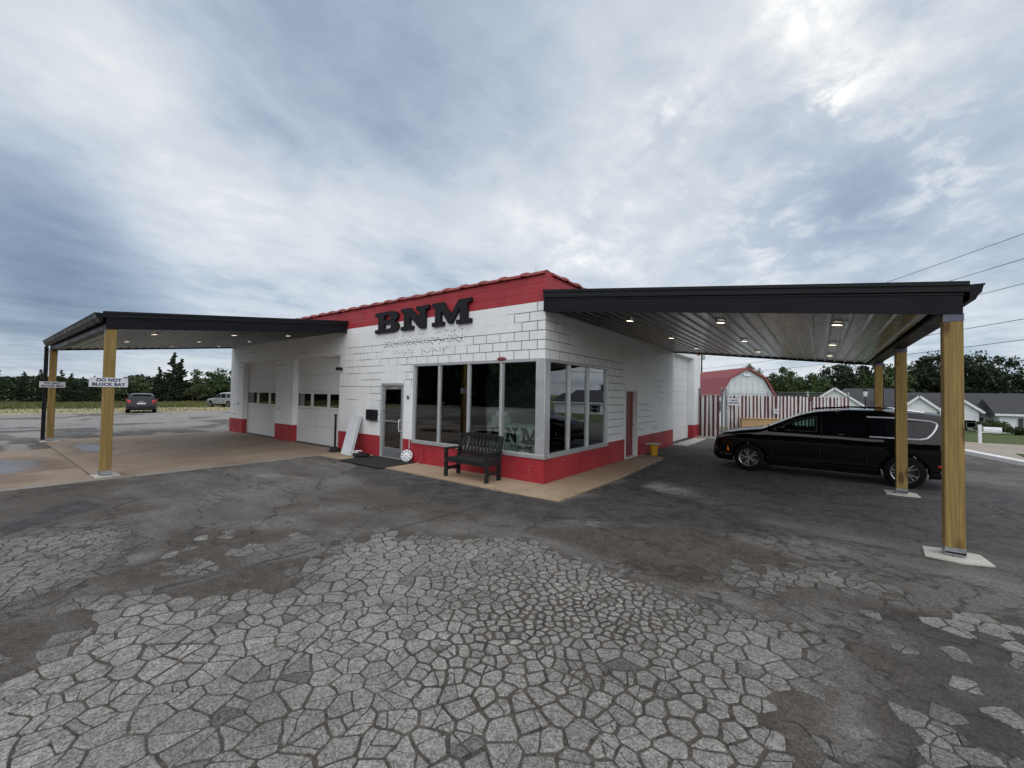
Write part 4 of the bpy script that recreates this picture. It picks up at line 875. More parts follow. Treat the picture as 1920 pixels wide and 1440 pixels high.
# ------------------------------------------------------------------ canopies
m_cap = simple('post_primer', (.10, .11, .15), .5, .2, .15, 8)
def canopy(label, T, v0, v1, U, zb, zt, zr, lights, posts, sign_side, spout, mats):
    """shed canopy: u out from the wall (0..U), v along the wall; zb/zt/zr heights (wall, outer) of fascia bottom, fascia top and roof edge"""
    c = tag(empty('carport_canopy', T(U/2, (v0+v1)/2, 0)), label, 'canopy', 'black canopies on timber posts'); base = Vector(c.location)
    def Q(u, v, z): return Vector(T(u, v, z))-base
    f = lambda a, u: a[0]+(a[1]-a[0])*u/U
    def wedge(u0, u1, va, vb, lo, hi):
        vs = []
        for u in (u0, u1):
            for v in (va, vb): vs += [Q(u, v, lo(u)), Q(u, v, hi(u))]
        return vs, [(0, 1, 3, 2), (4, 6, 7, 5), (0, 4, 5, 1), (2, 3, 7, 6), (1, 5, 7, 3), (0, 2, 6, 4)]
    B, Tt, Rr = (lambda u: f(zb, u)), (lambda u: f(zt, u)), (lambda u: f(zr, u))
    for va, vb, s in ((v0, v0+.05, -1), (v1-.05, v1, 1)):
        MB().add(*wedge(.012, U, va, vb, B, Tt)).build('side_fascia', m_fascia, c)
        o = .03*s; m = MB(); m.add(*wedge(.012, U+.05, min(va, vb)+min(o, 0)-(0 if s > 0 else 0), max(va, vb)+max(o, 0), lambda u: Tt(u)+.006, lambda u: Rr(u))); 
        m.add(*wedge(.012, U+.05, min(va, vb)+min(o*1.6, 0), max(va, vb)+max(o*1.6, 0), lambda u: Rr(u)-.045, lambda u: Rr(u)+.004)); m.build('roof_trim', m_black, c)
        m = MB(); m.add(*wedge(.012, U+.002, min(va, vb)+min(.012*s, 0), max(va, vb)+max(.012*s, 0), lambda u: Tt(u)-.03, lambda u: Tt(u)-.012)); m.build('fascia_bead', m_black, c)
    MB().add(*wedge(U-.05, U, v0+.051, v1-.051, B, lambda u: Tt(u)-.003)).build('outer_fascia', m_fascia, c)
    MB().add(*wedge(U-.20, U-.052, v0+.052, v1-.052, lambda u: B(u)+.002, lambda u: B(u)+.20)).build('outer_beam', m_fascia, c)
    MB().add(*wedge(.012, U+.04, v0+.02, v1-.02, lambda u: Rr(u)-.09, lambda u: Rr(u)-.05)).build('roof_sheet', m_black, c)
    # soffit: ribbed steel sheets, ribs parallel to the wall
    n = int(round((U-.25)/.914)); w = (U-.26)/n; zs = lambda u: B(u)+.055
    for i in range(n):
        a = .02+i*w; prof = []; k = 4; p = w/k
        for j in range(k):
            b = a+j*p; prof += [(b, 0), (b+p*.60, 0), (b+p*.70, -.028), (b+p*.82, -.028), (b+p*.92, 0)]
        prof.append((a+w-.002, -.0))
        vs, fs = [], []
        for v in (v0+.053, v1-.053): vs += [Q(u, v, zs(u)+dz+.002*(i % 2)) for u, dz in prof]
        q = len(prof)
        for j in range(q-1): fs.append((j, j+1, q+j+1, q+j))
        MB().add(vs, fs).build('soffit_panel', m_soffit, c)
    for u, v in lights:
        l = empty('downlight', Q(u, v, zs(u)-.036)); l.parent = c; ang = math.atan((zb[1]-zb[0])/U)
        MB().lathe([(.072, -.004), (.086, -.006), (.09, .006), (.072, .02)], n=20).build('trim_ring', m_galv, l, 40); MB().lathe([(0, -.001), (.073, -.001)], n=20).build('lens', m_lamp, l)
        d = Vector(T(1, 0, 0))-Vector(T(0, 0, 0)); l.rotation_euler = (0, -ang, 0) if abs(d.x) > .5 else (-ang, 0, 0)
    for i, (u, v) in enumerate(posts):
        h = B(u)+.0; p0 = Q(u, v, 0); m = MB(); s = .086; z0 = .085
        m.box((-s, -s, z0), (s, s, h), bev=.006); m.build('timber_post', m_wood, c, loc=p0)
        m = MB(); m.box((-s-.004, -s-.004, .03), (s+.004, s+.004, .045)); m.box((-s-.005, -s-.005, .045), (-s-.001, s+.005, .12)); m.box((s+.001, -s-.005, .045), (s+.005, s+.005, .12)); m.box((-s, -s-.005, .07), (s, -s-.001, .12)); m.box((-s, s+.001, .07), (s, s+.005, .12)); m.box((-.05, -.05, .012), (.05, .05, .03)); m.build('post_bracket', m_galv, c, loc=p0)
        pad = [(-.26+RNG.normal()*.03, -.22+RNG.normal()*.03), (.02, -.25+RNG.normal()*.02), (.25+RNG.normal()*.03, -.19), (.26+RNG.normal()*.03, .21), (-.05, .23), (-.25, .20+RNG.normal()*.03)]
        MB().prism(pad, (0, 0, -.05), (1, 0, 0), (0, 1, 0), .066).build('concrete_pad', m_pale, c, loc=p0)
        m = MB(); m.box((-s-.004, -s-.004, h-.09), (s+.004, -s-.001, h)); m.box((-s-.004, s+.001, h-.09), (s+.004, s+.004, h)); m.build('post_cap_plate', m_cap, c, loc=p0)
    # gutter with its moulded face, and the downpipe
    g = [(U+.052, zt[1]-.10), (U+.10, zt[1]-.10), (U+.125, zt[1]-.045), (U+.15, zt[1]-.02), (U+.165, zt[1]+.055), (U+.18, zt[1]+.07), (U+.18, zt[1]+.085), (U+.052, zt[1]+.085)]
    vs = [Q(u, v, z) for v in (v0-.02, v1+.02) for u, z in g]; k = len(g); fs = [(i, (i+1) % k, (i+1) % k+k, i+k) for i in range(k)]+[tuple(range(k)), tuple(range(k, 2*k))]
    MB().add(vs, fs).build('gutter', m_fascia, c)
    if spout:
        u, v = spout; m = MB(); a = [Q(u, v, z) for z in (.05, B(U)+.1)]; m.bar(a[0], a[1], .075, .10, up=(0, 1, 0)); m.bar(Q(u, v, B(U)+.1), Q(U+.1, v, zt[1]-.1), .075, .09, up=(0, 1, 0)); m.build('downpipe', m_black, c)
    return c
LR = [(u, v) for u in (1.38, 3.13, 4.84) for v in (1.16, 4.22, 7.05)]
canR = canopy('wide black canopy over the black van at the side of the shop', lambda u, v, z: (u, v, z), -.10, 9.45, 6.0, (3.615, 2.94), (3.90, 3.20), (4.06, 3.325), LR, [(5.92, -.0), (5.93, 4.12), (5.93, 8.1)], None, (6.02, 8.32), None)
LL = [(u, v) for u in (1.05, 2.57, 4.37) for v in (9.12, 12.1, 15.12)]
canL = canopy('black canopy reaching out over the two garage bays', lambda u, v, z: (-v, -u, z), 7.44, 16.65, 5.52, (3.735, 3.11), (4.0, 3.35), (4.12, 3.48), LL, [(5.43, 7.54), (5.45, 16.45)], None, (5.60, 16.62), None)
def bay_sign(x, y, z, label):
    s = tag(empty('warning_sign', (x, y, z)), label, 'sign', 'bay signs on the canopy posts'); MB().box((0, -.30, -.10), (.006, .30, .10), bev=.002).build('plate', m_signw, s)
    for t, dz, sz in (('DO NOT', .020, .088), ('BLOCK BAY', -.072, .088)):
        me = text_mesh('lettering', t, sz, .0036, 1.04, .0012, space=1.05); me.materials.append(m_navy); o = obj('lettering', me, s, (.008, 0, dz)); o.rotation_euler = (R(90), 0, R(90))
    for y_ in (-.27, .27):
        for z_ in (-.08, .08): MB().lathe([(.007, 0), (.005, .003), (0, .0035)], (.006, y_, z_), 'x', 8).build('bolt', m_galv, s)
bay_sign(-7.54+.09, -5.44, 1.985, 'DO NOT BLOCK BAY sign on the nearer left canopy post'); bay_sign(-16.45+.09, -5.45, 1.94, 'DO NOT BLOCK BAY sign on the farther left canopy post beside the downpipe')

# ------------------------------------------------------------------ things along the front wall
def bench():
    b = tag(empty('garden_bench', (-1.53, -.51, .02)), 'black slatted bench with arms under the shop window', 'bench'); W = .60; m_ = m_poly
    for s in (-1, 1):
        MB().box((s*W-.036, -.245, 0), (s*W+.036, -.175, .60), bev=.006).build('front_leg', m_, b)
        m = MB(); m.bar((s*W, .19, 0), (s*W, .19, .42), .07, .07, up=(0, 1, 0)); m.bar((s*W, .19, .40), (s*W, .285, .93), .065, .06, up=(0, 1, 0)); m.build('back_leg', m_, b)
        MB().box((s*W-.05, -.29, .60), (s*W+.05, .235, .635), bev=.008).build('armrest', m_, b); MB().box((s*W-.018, -.176, .14), (s*W+.018, .158, .21), bev=.004).build('side_stretcher', m_, b)
        MB().box((s*W-.02, -.176, .34), (s*W+.02, .158, .41), bev=.004).build('side_rail', m_, b)
        for z in (.18, .37, .57): MB().lathe([(.010, 0), (.008, -.004), (0, -.005)], (s*W, -.246, z), 'y', 8).build('bolt', m_galv, b)
    for i in range(5): y = -.225+i*.098; MB().box((-W+.04, y, .415-(.012 if 0 < i < 4 else 0)), (W-.04, y+.085, .44-(.012 if 0 < i < 4 else 0)), bev=.006).build('seat_slat', m_, b)
    MB().box((-W+.037, -.24, .33), (W-.037, -.205, .414), bev=.004).build('front_apron', m_, b)
    q = lambda z: .19+(z-.40)*.18
    MB().bar((-W+.03, q(.50)-.005, .49), (W-.03, q(.50)-.005, .49), .035, .06).build('lower_rail', m_, b)
    n = 9; m = MB()   # top rail, gently arched
    for i in range(n):
        x0, x1 = -W+.03+(2*W-.06)*i/n, -W+.03+(2*W-.06)*(i+1)/n; a = lambda x: .90+.035*(1-(x/W)**2); m.bar((x0, q(.9), a(x0)), (x1+.004, q(.9), a(x1)), .035, .075)
    m.build('top_rail', m_, b)
    for i in range(11):
        x = -W+.085+i*(2*W-.17)/10; m = MB(); pts = [(.475, .0), (.58, -.022), (.70, -.012), (.80, .012), (.90, .0)]
        for (za, da), (zb_, db) in zip(pts, pts[1:]): m.bar((x, q(za)+da, za), (x, q(zb_)+db, zb_+.004), .068, .016, up=(0, 1, 0))
        m.build('back_slat', m_, b)
bench()
m = MB(); m.box((-5.78, -1.17, .021), (-3.93, -.04, .033), bev=.004)
for i in range(18): m.box((-5.74+i*.1, -1.14, .033), (-5.70+i*.1, -.07, .0365))
tag(m.build('door_mat', m_rubber), 'large black rubber mat in front of the glass door', 'mat')
pn = tag(empty('steel_panel', (-6.55, -.26, .02)), 'white sheet panel leaning on the wall left of the door', 'panel')
o_, e1, e2 = Vector((-.17, -.26, 0)), Vector((.56, .0, .0)), Vector((-.30, .49, 1.11)); nn_ = e1.cross(e2).normalized()*-.03
m = MB(); vs = [o_, o_+e1, o_+e1+e2, o_+e2]; m.add(vs+[v-nn_ for v in vs], [(3, 2, 1, 0), (4, 5, 6, 7), (0, 1, 5, 4), (1, 2, 6, 5), (2, 3, 7, 6), (3, 0, 4, 7)]); m.build('sheet', m_steelwhite, pn)
m = MB(); m.bar(o_+e1*.96-nn_*1.3, o_+e1*.96+e2*.98-nn_*1.3, .02, .05); m.build('folded_edge', m_galv, pn)
st = tag(empty('barrier_post', (-7.36, -.36, .02)), 'black barrier post on a round foot beside the bay door', 'post'); MB().lathe([(0, 0), (.155, 0), (.16, .03), (.15, .10), (.06, .14), (.04, .15), (0, .15)], n=20).build('foot', m_rubber, st, 40); MB().lathe([(.033, .14), (.033, 1.08), (.045, 1.085), (.045, 1.13), (.03, 1.15), (0, 1.152)], n=12).build('pole', m_black, st, 40)
fs_ = tag(empty('floor_stand', (-5.98, -.40, .02)), 'low black disc with two white tubes lying behind the leaning panel', 'stand'); MB().lathe([(0, .09), (.2, .085), (.235, .06), (.235, .04), (.2, .02), (0, .02)], (.10, 0, 0), 'z', 22).build('disc', m_black, fs_, 40)
for dy, z in ((-.07, .12), (.05, .15)): MB().tube([(-.42, dy-.05, z-.03), (.02, dy, z)], .022, 8).build('tube', m_steelwhite, fs_)
def hubcap():
    h = tag(empty('wheel_cover', (-4.23, -.13, .225)), 'white slotted wheel cover leaning beside the glass door', 'wheel cover'); m = MB(); r0, r1 = .085, .165; n = 40
    m.lathe([(0, -.035), (.04, -.034), (.075, -.028), (.085, -.02)], (0, 0, 0), 'y', n); m.lathe([(.16, -.02), (.17, -.03), (.19, -.02), (.195, .005), (.185, .01)], (0, 0, 0), 'y', n)
    for i in range(10):
        a = R(36*i); c_, s_ = math.cos(a), math.sin(a); m.bar((r0*.95*s_, -.022, r0*.95*c_), (.168*s_, -.022, .168*c_), .055, .012, up=(0, 1, 0))
    m.build('cover', m_steelwhite, h, 40); MB().lathe([(0, .003), (.18, .003)], (0, 0, 0), 'y', 28).build('backing', m_rubber, h); MB().lathe([(0, -.042), (.02, -.041), (.022, -.03)], (0, 0, 0), 'y', 12).build('cap', m_galv, h)
    h.rotation_euler = (R(-18), 0, R(28)); h.scale = (.84,)*3; h.location.z = .19
hubcap()
bk = tag(empty('bucket', (.33, 6.1, .0)), 'yellow bucket with a pale board on top by the side wall', 'bucket'); MB().lathe([(0, .0), (.13, .0), (.155, .36), (.165, .37), (.165, .385), (.15, .385)], n=20).build('pail', m_yellow, bk, 40); MB().box((-.22, -.25, .388), (.22, .25, .42), bev=.006).build('board', m_pale, bk); bk.scale = (.9,)*3

# ------------------------------------------------------------------ vehicles
def interp(tab, x): xs_, ys_ = zip(*sorted(tab)); return float(np.interp(x, xs_, ys_))
def car(name, loc, rz, sc, D, label, cat):
    """body lofted along x (front +x); D holds the outline tables"""
    c = tag(empty(name, loc, rz), label, cat); c.scale = (sc,)*3
    def smo(tab, x, k=.06): return (interp(tab, x-k)+2*interp(tab, x)+interp(tab, x+k))/4
    Z1 = lambda x: smo(D['top'], x); Z0 = lambda x: interp(D['bot'], x); Wd = lambda x: smo(D['wid'], x)
    def side(x, z): return Wd(x)*interp(D['sec'], z)
    x0, x1 = D['x']; xs_ = np.arange(x0, x1+.001, D.get('step', .04)); NS, NR = 26, 12; rad = D.get('rad', .14)
    v, f, V = [], [], {}
    for i, x in enumerate(xs_):
        zt, zb = Z1(x), Z0(x); r = min(rad, (zt-zb)*.45); zr = zt-r; ring = []
        for j in range(NS): z = zb+(zr-zb)*j/(NS-1); ring.append((side(x, z), z))
        y0 = ring[-1][0]
        for j in range(1, NR+1): a = math.pi/2*j/NR; e = 2/2.7; ring.append((y0*max(math.cos(a), 0)**e, zr+r*math.sin(a)**e))
        for j, (y, z) in enumerate(ring): V[i, j, 1] = len(v); v.append((x, y, z)); V[i, j, -1] = len(v); v.append((x, -y, z))
    n = NS+NR
    def in_poly(px, pz, poly):
        ins = False
        for (ax, az), (bx, bz) in zip(poly, poly[1:]+poly[:1]):
            if (az > pz) != (bz > pz) and px < ax+(pz-az)*(bx-ax)/(bz-az): ins = not ins
        return ins
    wr = D['wr']
    for i in range(len(xs_)-1):
        for j in range(n-1):
            xm = (xs_[i]+xs_[i+1])/2; zm = (v[V[i, j, 1]][2]+v[V[i, j+1, 1]][2])/2
            if any(math.hypot(xm-ax, zm-wr) < wr*1.13 for ax in D['axles']) and j < NS: continue
            if any(in_poly(xm, zm, p) for p in D.get('holes', [])) and j < NS: continue
            for s in (1, -1):
                q = (V[i, j, s], V[i+1, j, s], V[i+1, j+1, s], V[i, j+1, s]); f.append(q if s < 0 else q[::-1])
    for i, e in ((0, 1), (len(xs_)-1, -1)):
        for j in range(n-1): q = (V[i, j, 1], V[i, j+1, 1], V[i, j+1, -1], V[i, j, -1]); f.append(q if e < 0 else q[::-1])
    MB().add(v, f).build('body', D['paint'], c, 35)
    MB().box((D['axles'][1]+wr*1.2, -D['wid'][3][1]*.8, .2), (D['axles'][0]-wr*1.2, D['wid'][3][1]*.8, .30)).build('underbody', m_rubber, c)
    # panels laid on the body side
    def panel(poly, mat, nm, off=.006, sides=(1, -1), parent=None):
        from mathutils.geometry import tessellate_polygon
        P = []
        for (ax, az), (bx, bz) in zip(poly, poly[1:]+poly[:1]):
            k = max(1, int(math.hypot(bx-ax, bz-az)/.08)); P += [(ax+(bx-ax)*t/k, az+(bz-az)*t/k) for t in range(k)]
        tri = tessellate_polygon([[Vector((a, b, 0)) for a, b in P]])
        for s in sides:
            m = MB(); m.add([(a, s*(side(a, b)+off), b) for a, b in P], [t if True else t[::-1] for t in tri]); o = m.build(nm, mat, parent or c)
    def trim(poly, mat, nm, w=.018, off=.012, closed=True, sides=(1, -1)):
        for s in sides:
            pts = [(a, s*(side(a, b)+off), b) for a, b in poly]; m = MB(); pr = list(zip(pts, pts[1:]+(pts[:1] if closed else [])))
            for a, b in pr[:None if closed else len(pts)-1]:
                m.bar(a, b, w, .014, up=(0, 1, 0))
            m.build(nm, mat, c)
    for poly, mat, nm in D.get('panels', []): panel(poly, mat, nm)
    for poly, mat, nm, w, cl in D.get('trims', []): trim(poly, mat, nm, w, closed=cl)
    # screens across the width, following the centre line
    for nm, xa, xb, k0, mat, k1 in D.get('screens', []):
        m = MB(); vs = []; NX, NY = 8, 10
        for i in range(NX+1):
            x = xa+(xb-xa)*i/NX; zt, zb = Z1(x), Z0(x); r = min(rad, (zt-zb)*.45); y0 = side(x, zt-r); kk = k0+(k1-k0)*i/NX
            for j in range(NY+1): y = y0*kk*(2*j/NY-1); t = abs(y/y0); zz = zt-r+r*(max(1-t**2.7, 0))**(1/2.7); vs.append((x, y, zz+.008))
        m.add(vs, [(i*(NY+1)+j, i*(NY+1)+j+1, (i+1)*(NY+1)+j+1, (i+1)*(NY+1)+j) for i in range(NX) for j in range(NY)]); m.build(nm, mat, c, 60)
    wy = D['wy']
    for ax in D['axles']:
        for s in (1, -1):
            w = empty('wheel', (ax, s*wy, wr)); w.parent = c; tw = .11
            MB().lathe([(wr*.66, -tw), (wr*.9, -tw), (wr, -tw*.75), (wr, tw*.75), (wr*.9, tw), (wr*.66, tw)], n=32, ax='y').build('tyre', m_tyre, w, 40)
            m = MB(); yo = s*tw*.80; ro = wr*.665
            m.lathe([(ro, s*tw*.98), (ro*.95, s*tw*.9), (ro*.93, -s*tw*.6)], (0, 0, 0), 'y', 32)
            m.lathe([(0, s*tw*.78), (ro*.16, s*tw*.78), (ro*.2, s*tw*.6)], (0, 0, 0), 'y', 16)
            for k in range(D.get('spokes', 5)):
                a = 2*math.pi*(k+.25)/D.get('spokes', 5)
                for da in (-.20, .20): m.bar((ro*.12*math.sin(a), s*tw*.74, ro*.12*math.cos(a)), (ro*.97*math.sin(a+da), yo, ro*.97*math.cos(a+da)), ro*.085, .022, up=(0, 1, 0))
            m.build('rim', m_alloy, w, 40); MB().lathe([(0, s*tw*.1), (ro*.93, s*tw*.1)], (0, 0, 0), 'y', 24).build('brake_disc', m_mortar, w)
            m = MB()   # dark wheel housing
            for k in range(18):
                a0, a1 = math.pi*k/17-.1, math.pi*(k+1)/17-.1
                m.add([(ax+wr*1.12*math.cos(a0), s*(wy+.05), wr+wr*1.12*math.sin(a0)), (ax+wr*1.12*math.cos(a1), s*(wy+.05), wr+wr*1.12*math.sin(a1)), (ax+wr*1.12*math.cos(a1), s*(wy-.30), wr+wr*1.12*math.sin(a1)), (ax+wr*1.12*math.cos(a0), s*(wy-.30), wr+wr*1.12*math.sin(a0))], [(0, 1, 2, 3)])
            m.build('wheel_housing', m_hous, c)
            m = MB(); pts = [(ax+wr*1.15*math.cos(R(a)), s*(side(ax+wr*1.15*math.cos(R(a)), min(wr+wr*1.15*math.sin(R(a)), 1.0))+.004), wr+wr*1.15*math.sin(R(a))) for a in range(-15, 196, 10)]
            m.tube(pts, .020, 6); m.build('arch_trim', m_hous if D['paint'] is m_bpaint else D['paint'], c, 60)
    return c, side, panel, trim
m_satin = simple('satin_trim', (.62, .63, .66), .35, .25, .04)
VAN = dict(x=(-2.50, 2.52), step=.03, paint=m_bpaint, wr=.365, wy=.90, axles=(1.545, -1.545), spokes=5,
    top=[(2.52, .60), (2.47, .84), (2.38, .95), (2.2, 1.045), (1.8, 1.125), (1.30, 1.195), (1.12, 1.27), (.6, 1.52), (.35, 1.625), (.1, 1.69), (-.5, 1.755), (-1.2, 1.76), (-1.8, 1.74), (-2.22, 1.695), (-2.34, 1.60), (-2.43, 1.25), (-2.48, .98), (-2.50, .62)],
    bot=[(2.52, .34), (2.35, .24), (1.2, .21), (-1.0, .22), (-2.1, .26), (-2.50, .40)], wid=[(2.52, .60), (2.44, .76), (2.3, .88), (1.9, .975), (1.2, 1.0), (-1.8, 1.0), (-2.2, .965), (-2.40, .90), (-2.50, .80)],
    sec=[(0, .93), (.26, .955), (.36, .985), (.44, .965), (.60, .985), (.85, 1.0), (1.0, .993), (1.1, .972), (1.2, .942), (1.33, .90), (1.5, .84), (1.75, .75)],
    holes=[[(.85, 1.20), (.74, 1.265), (.42, 1.43), (.12, 1.50), (.12, 1.20)]],
    panels=[([(.90, 1.18), (.76, 1.275), (.42, 1.45), (.08, 1.525), (.08, 1.18)], m_vglass, 'front_side_glass'), ([(.0, 1.18), (.0, 1.53), (-.5, 1.555), (-.84, 1.555), (-.88, 1.16)], m_dglass, 'sliding_door_glass'),
            ([(-.97, 1.15), (-.94, 1.565), (-1.4, 1.555), (-1.95, 1.51), (-2.05, 1.46), (-1.98, 1.29), (-1.85, 1.15)], m_dglass, 'quarter_glass')],
    trims=[([(-.90, 1.58), (-1.4, 1.58), (-1.97, 1.535), (-2.06, 1.505), (-2.09, 1.46), (-2.06, 1.36), (-2.0, 1.25), (-1.92, 1.155), (-1.80, 1.12), (-.95, 1.12)], m_satin, 'chrome_trim', .030, False), ([(.93, 1.165), (.77, 1.285), (.42, 1.465), (.06, 1.54), (.06, 1.165)], m_rubber, 'window_seal', .03, True),
           ([(.0, .52), (-.04, 1.08), (-.04, 1.54)], m_rubber, 'door_gap', .012, False), ([(-.90, .50), (-.90, 1.08)], m_rubber, 'door_gap', .012, False), ([(1.02, .50), (1.06, 1.05)], m_rubber, 'door_gap', .012, False),
           ([(1.1, .405), (.2, .42), (-1.1, .44)], m_bpaint, 'sill_crease', .03, False)],
    screens=[('windscreen', .42, 1.24, .80, m_dglass, .92), ('rear_window', -2.42, -2.25, .82, m_dglass, .82)])
van, vside, vpanel, vtrim = car('minivan', (4.64, 4.93+.955, .0), R(180-2.2), .95, VAN, 'black minivan parked under the side canopy', 'van')
def van_extras(c):
    red = simple('red_lens', (.35, .02, .015), .2); amb = simple('amber_lens', (.75, .18, .02), .25); lens = simple('lamp_lens', (.25, .26, .28), .12, .3)
    for s in (1, -1):
        m = MB(); pts = [(2.44, .78), (2.30, .85), (2.02, .93), (1.92, .97), (2.05, .965), (2.28, .94), (2.42, .87)]
        m.add([(x, s*(vside(x, z)+.012), z) for x, z in pts], [tuple(range(7))]); m.build('headlight', lens, c)
        m = MB(); m.box((2.05, s*(vside(2.1, .56)-.01), .50), (2.10, s*(vside(2.1, .56)+.012), .63), bev=.004); m.build('side_marker', amb, c)
        m = MB(); m.tube([(2.50, s*.56, .40), (2.47, s*.70, .39), (2.40, s*.82, .46), (2.38, s*.85, .53), (2.42, s*.79, .56)], .013, 6); m.build('fog_trim', m_chrome, c)
        m = MB(); m.box((-2.32, s*(vside(-2.32, 1.0)-.02), .92), (-2.45, s*(vside(-2.38, 1.0)+.006), 1.08), bev=.02); m.build('tail_light', red, c)
        m = MB(); m.box((-2.08, s*(vside(-2.12, .56)-.01), .52), (-2.14, s*(vside(-2.12, .56)+.006), .57), bev=.004); m.build('rear_marker', red, c)
        m = MB(); m.lathe([(0, -.09), (.07, -.08), (.095, -.02), (.09, .06), (0, .08)], (.80, s*1.08, 1.24), 'x', 14); m.bar((.84, s*.96, 1.17), (.82, s*1.06, 1.20), .05, .05); m.build('wing_mirror', m_bpaint, c, 40)
        m = MB(); m.box((.10, s*(vside(.2, .93)+.0), .925), (.34, s*(vside(.2, .93)+.03), .955), bev=.01); m.build('door_handle', m_bpaint, c)
        m = MB(); m.box((-.12, s*(vside(-.2, .93)+.0), .925), (-.36, s*(vside(-.2, .93)+.03), .955), bev=.01); m.build('door_handle', m_bpaint, c)
        m = MB(); m.tube([(.15, s*.72, 1.735), (-.6, s*.70, 1.80), (-1.4, s*.69, 1.79), (-1.9, s*.68, 1.715)], .016, 6); m.build('roof_rail', m_chrome, c, 60)
        m = MB(); m.box((.40, s*.22, .55), (-.05, s*.66, .95), bev=.08); m.bar((.0, s*.44, .9), (-.22, s*.44, 1.36), .44, .14, up=(1, 0, 0)); m.bar((-.2, s*.44, 1.38), (-.23, s*.44, 1.52), .24, .10, up=(1, 0, 0)); m.build('front_seat', m_poly, c)
    MB().box((1.1, -.86, .92), (.72, .86, 1.13), bev=.06).build('dashboard', m_poly, c)
    m = MB(); m.tube([(.60+.05*math.cos(a), -.44+.18*math.sin(a), 1.03+.17*math.cos(a)) for a in np.linspace(0, 2*math.pi, 20)], .014, 6); m.build('steering_wheel', m_poly, c)
    m = MB(); m.box((2.505, -.36, .56), (2.53, .36, .66), bev=.01); m.build('grille', m_rubber, c)
    m = MB(); m.tube([(1.20, -.5, 1.235), (1.10, .1, 1.29)], .012, 5); m.tube([(1.20, .3, 1.23), (1.12, .8, 1.28)], .012, 5); m.build('wiper', m_rubber, c)
van_extras(van)
silver = simple('silver_paint', (.36, .38, .40), .3, .5, .06, 4); navy = simple('blue_black_paint', (.010, .010, .018), .3, .0, .08, 4, spec=.15, coat=.35)
redl = simple('tail_red', (.62, .045, .035), .25)
HATCH = dict(x=(-1.98, 2.0), step=.06, paint=navy, wr=.32, wy=.76, axles=(1.25, -1.28), spokes=5,
    top=[(2.0, .55), (1.95, .68), (1.8, .80), (1.2, .93), (.9, 1.0), (.3, 1.36), (-.1, 1.47), (-.6, 1.50), (-1.2, 1.46), (-1.55, 1.38), (-1.75, 1.16), (-1.88, .92), (-1.95, .80), (-1.98, .50)],
    bot=[(2, .3), (1.8, .2), (-1.7, .24), (-1.98, .34)], wid=[(2.0, .55), (1.9, .72), (1.6, .82), (1.0, .86), (-1.4, .87), (-1.8, .84), (-1.98, .76)],
    sec=[(0, .92), (.3, .97), (.6, 1.0), (.85, .985), (.95, .94), (1.25, .83), (1.5, .70)],
    panels=[([(.75, .97), (.25, 1.28), (-.2, 1.36), (-.2, .97)], m_dglass, 'side_glass'), ([(-.28, .97), (-.28, 1.36), (-.9, 1.34), (-1.35, 1.16), (-1.2, .98)], m_dglass, 'side_glass')],
    screens=[('windscreen', .30, .86, .84, m_dglass, .92), ('rear_window', -1.80, -1.58, .86, m_dglass, .80)])
hb, hs, hp, ht = car('hatchback', (-37.8, 1.15, -.02), math.atan2(.2, -.98), 1.0, HATCH, 'dark hatchback seen from behind with red tail lights', 'car')
for s in (1, -1):
    m = MB(); vs = [(-1.84, s*.80, 1.02), (-1.70, s*.84, 1.06), (-1.66, s*.86, .90), (-1.93, s*.78, .76), (-1.965, s*.60, .78), (-1.90, s*.62, .96)]; m.add(vs+[(x+.12, y*.97, z) for x, y, z in vs], [tuple(range(6)), tuple(range(6, 12))]+[(i, (i+1) % 6, (i+1) % 6+6, i+6) for i in range(6)]); m.build('tail_light', redl, hb)
    MB().box((.62, s*.86, .95), (.80, s*1.04, 1.08), bev=.03).build('wing_mirror', navy, hb)
MB().box((-2.0, -.25, .68), (-1.965, .25, .80), bev=.004).build('number_plate', m_signw, hb); MB().box((-1.985, -.12, .86), (-1.93, .12, .89), bev=.004).build('badge_bar', m_chrome, hb); MB().box((-1.99, -.74, .30), (-1.90, .74, .46), bev=.02).build('bumper', m_rubber, hb); m = MB(); m.box((-1.3, -.55, 1.43), (-1.64, .55, 1.455), bev=.01); m.build('roof_spoiler', silver, hb)
SUVD = dict(x=(-2.2, 2.3), step=.07, paint=silver, wr=.37, wy=.78, axles=(1.4, -1.35), spokes=5,
    top=[(2.3, .6), (2.25, .85), (2.0, .98), (1.2, 1.06), (.95, 1.12), (.45, 1.55), (.2, 1.68), (-.5, 1.74), (-1.6, 1.72), (-2.0, 1.68), (-2.08, 1.5), (-2.15, 1.05), (-2.2, .6)],
    bot=[(2.3, .38), (-2.2, .40)], wid=[(2.3, .68), (2.1, .82), (1.5, .88), (1.0, .90), (-1.8, .90), (-2.1, .88), (-2.2, .84)],
    sec=[(0, .94), (.4, .98), (.8, 1.0), (1.02, .97), (1.3, .90), (1.7, .80)],
    panels=[([(.85, 1.08), (.35, 1.50), (.0, 1.55), (.0, 1.08)], m_dglass, 'side_glass'), ([(-.07, 1.08), (-.07, 1.55), (-.85, 1.56), (-.85, 1.08)], m_dglass, 'side_glass'), ([(-.95, 1.08), (-.95, 1.56), (-1.75, 1.52), (-1.75, 1.10)], m_dglass, 'side_glass')],
    screens=[('windscreen', .42, .92, .84, m_dglass, .92), ('rear_window', -2.14, -2.04, .86, m_dglass, .80)])
sv, ss, sp_, st_ = car('wagon', (-47.0, 10.0, -.02), R(-160), .92, SUVD, 'silver wagon half hidden behind the end of the shop', 'car')
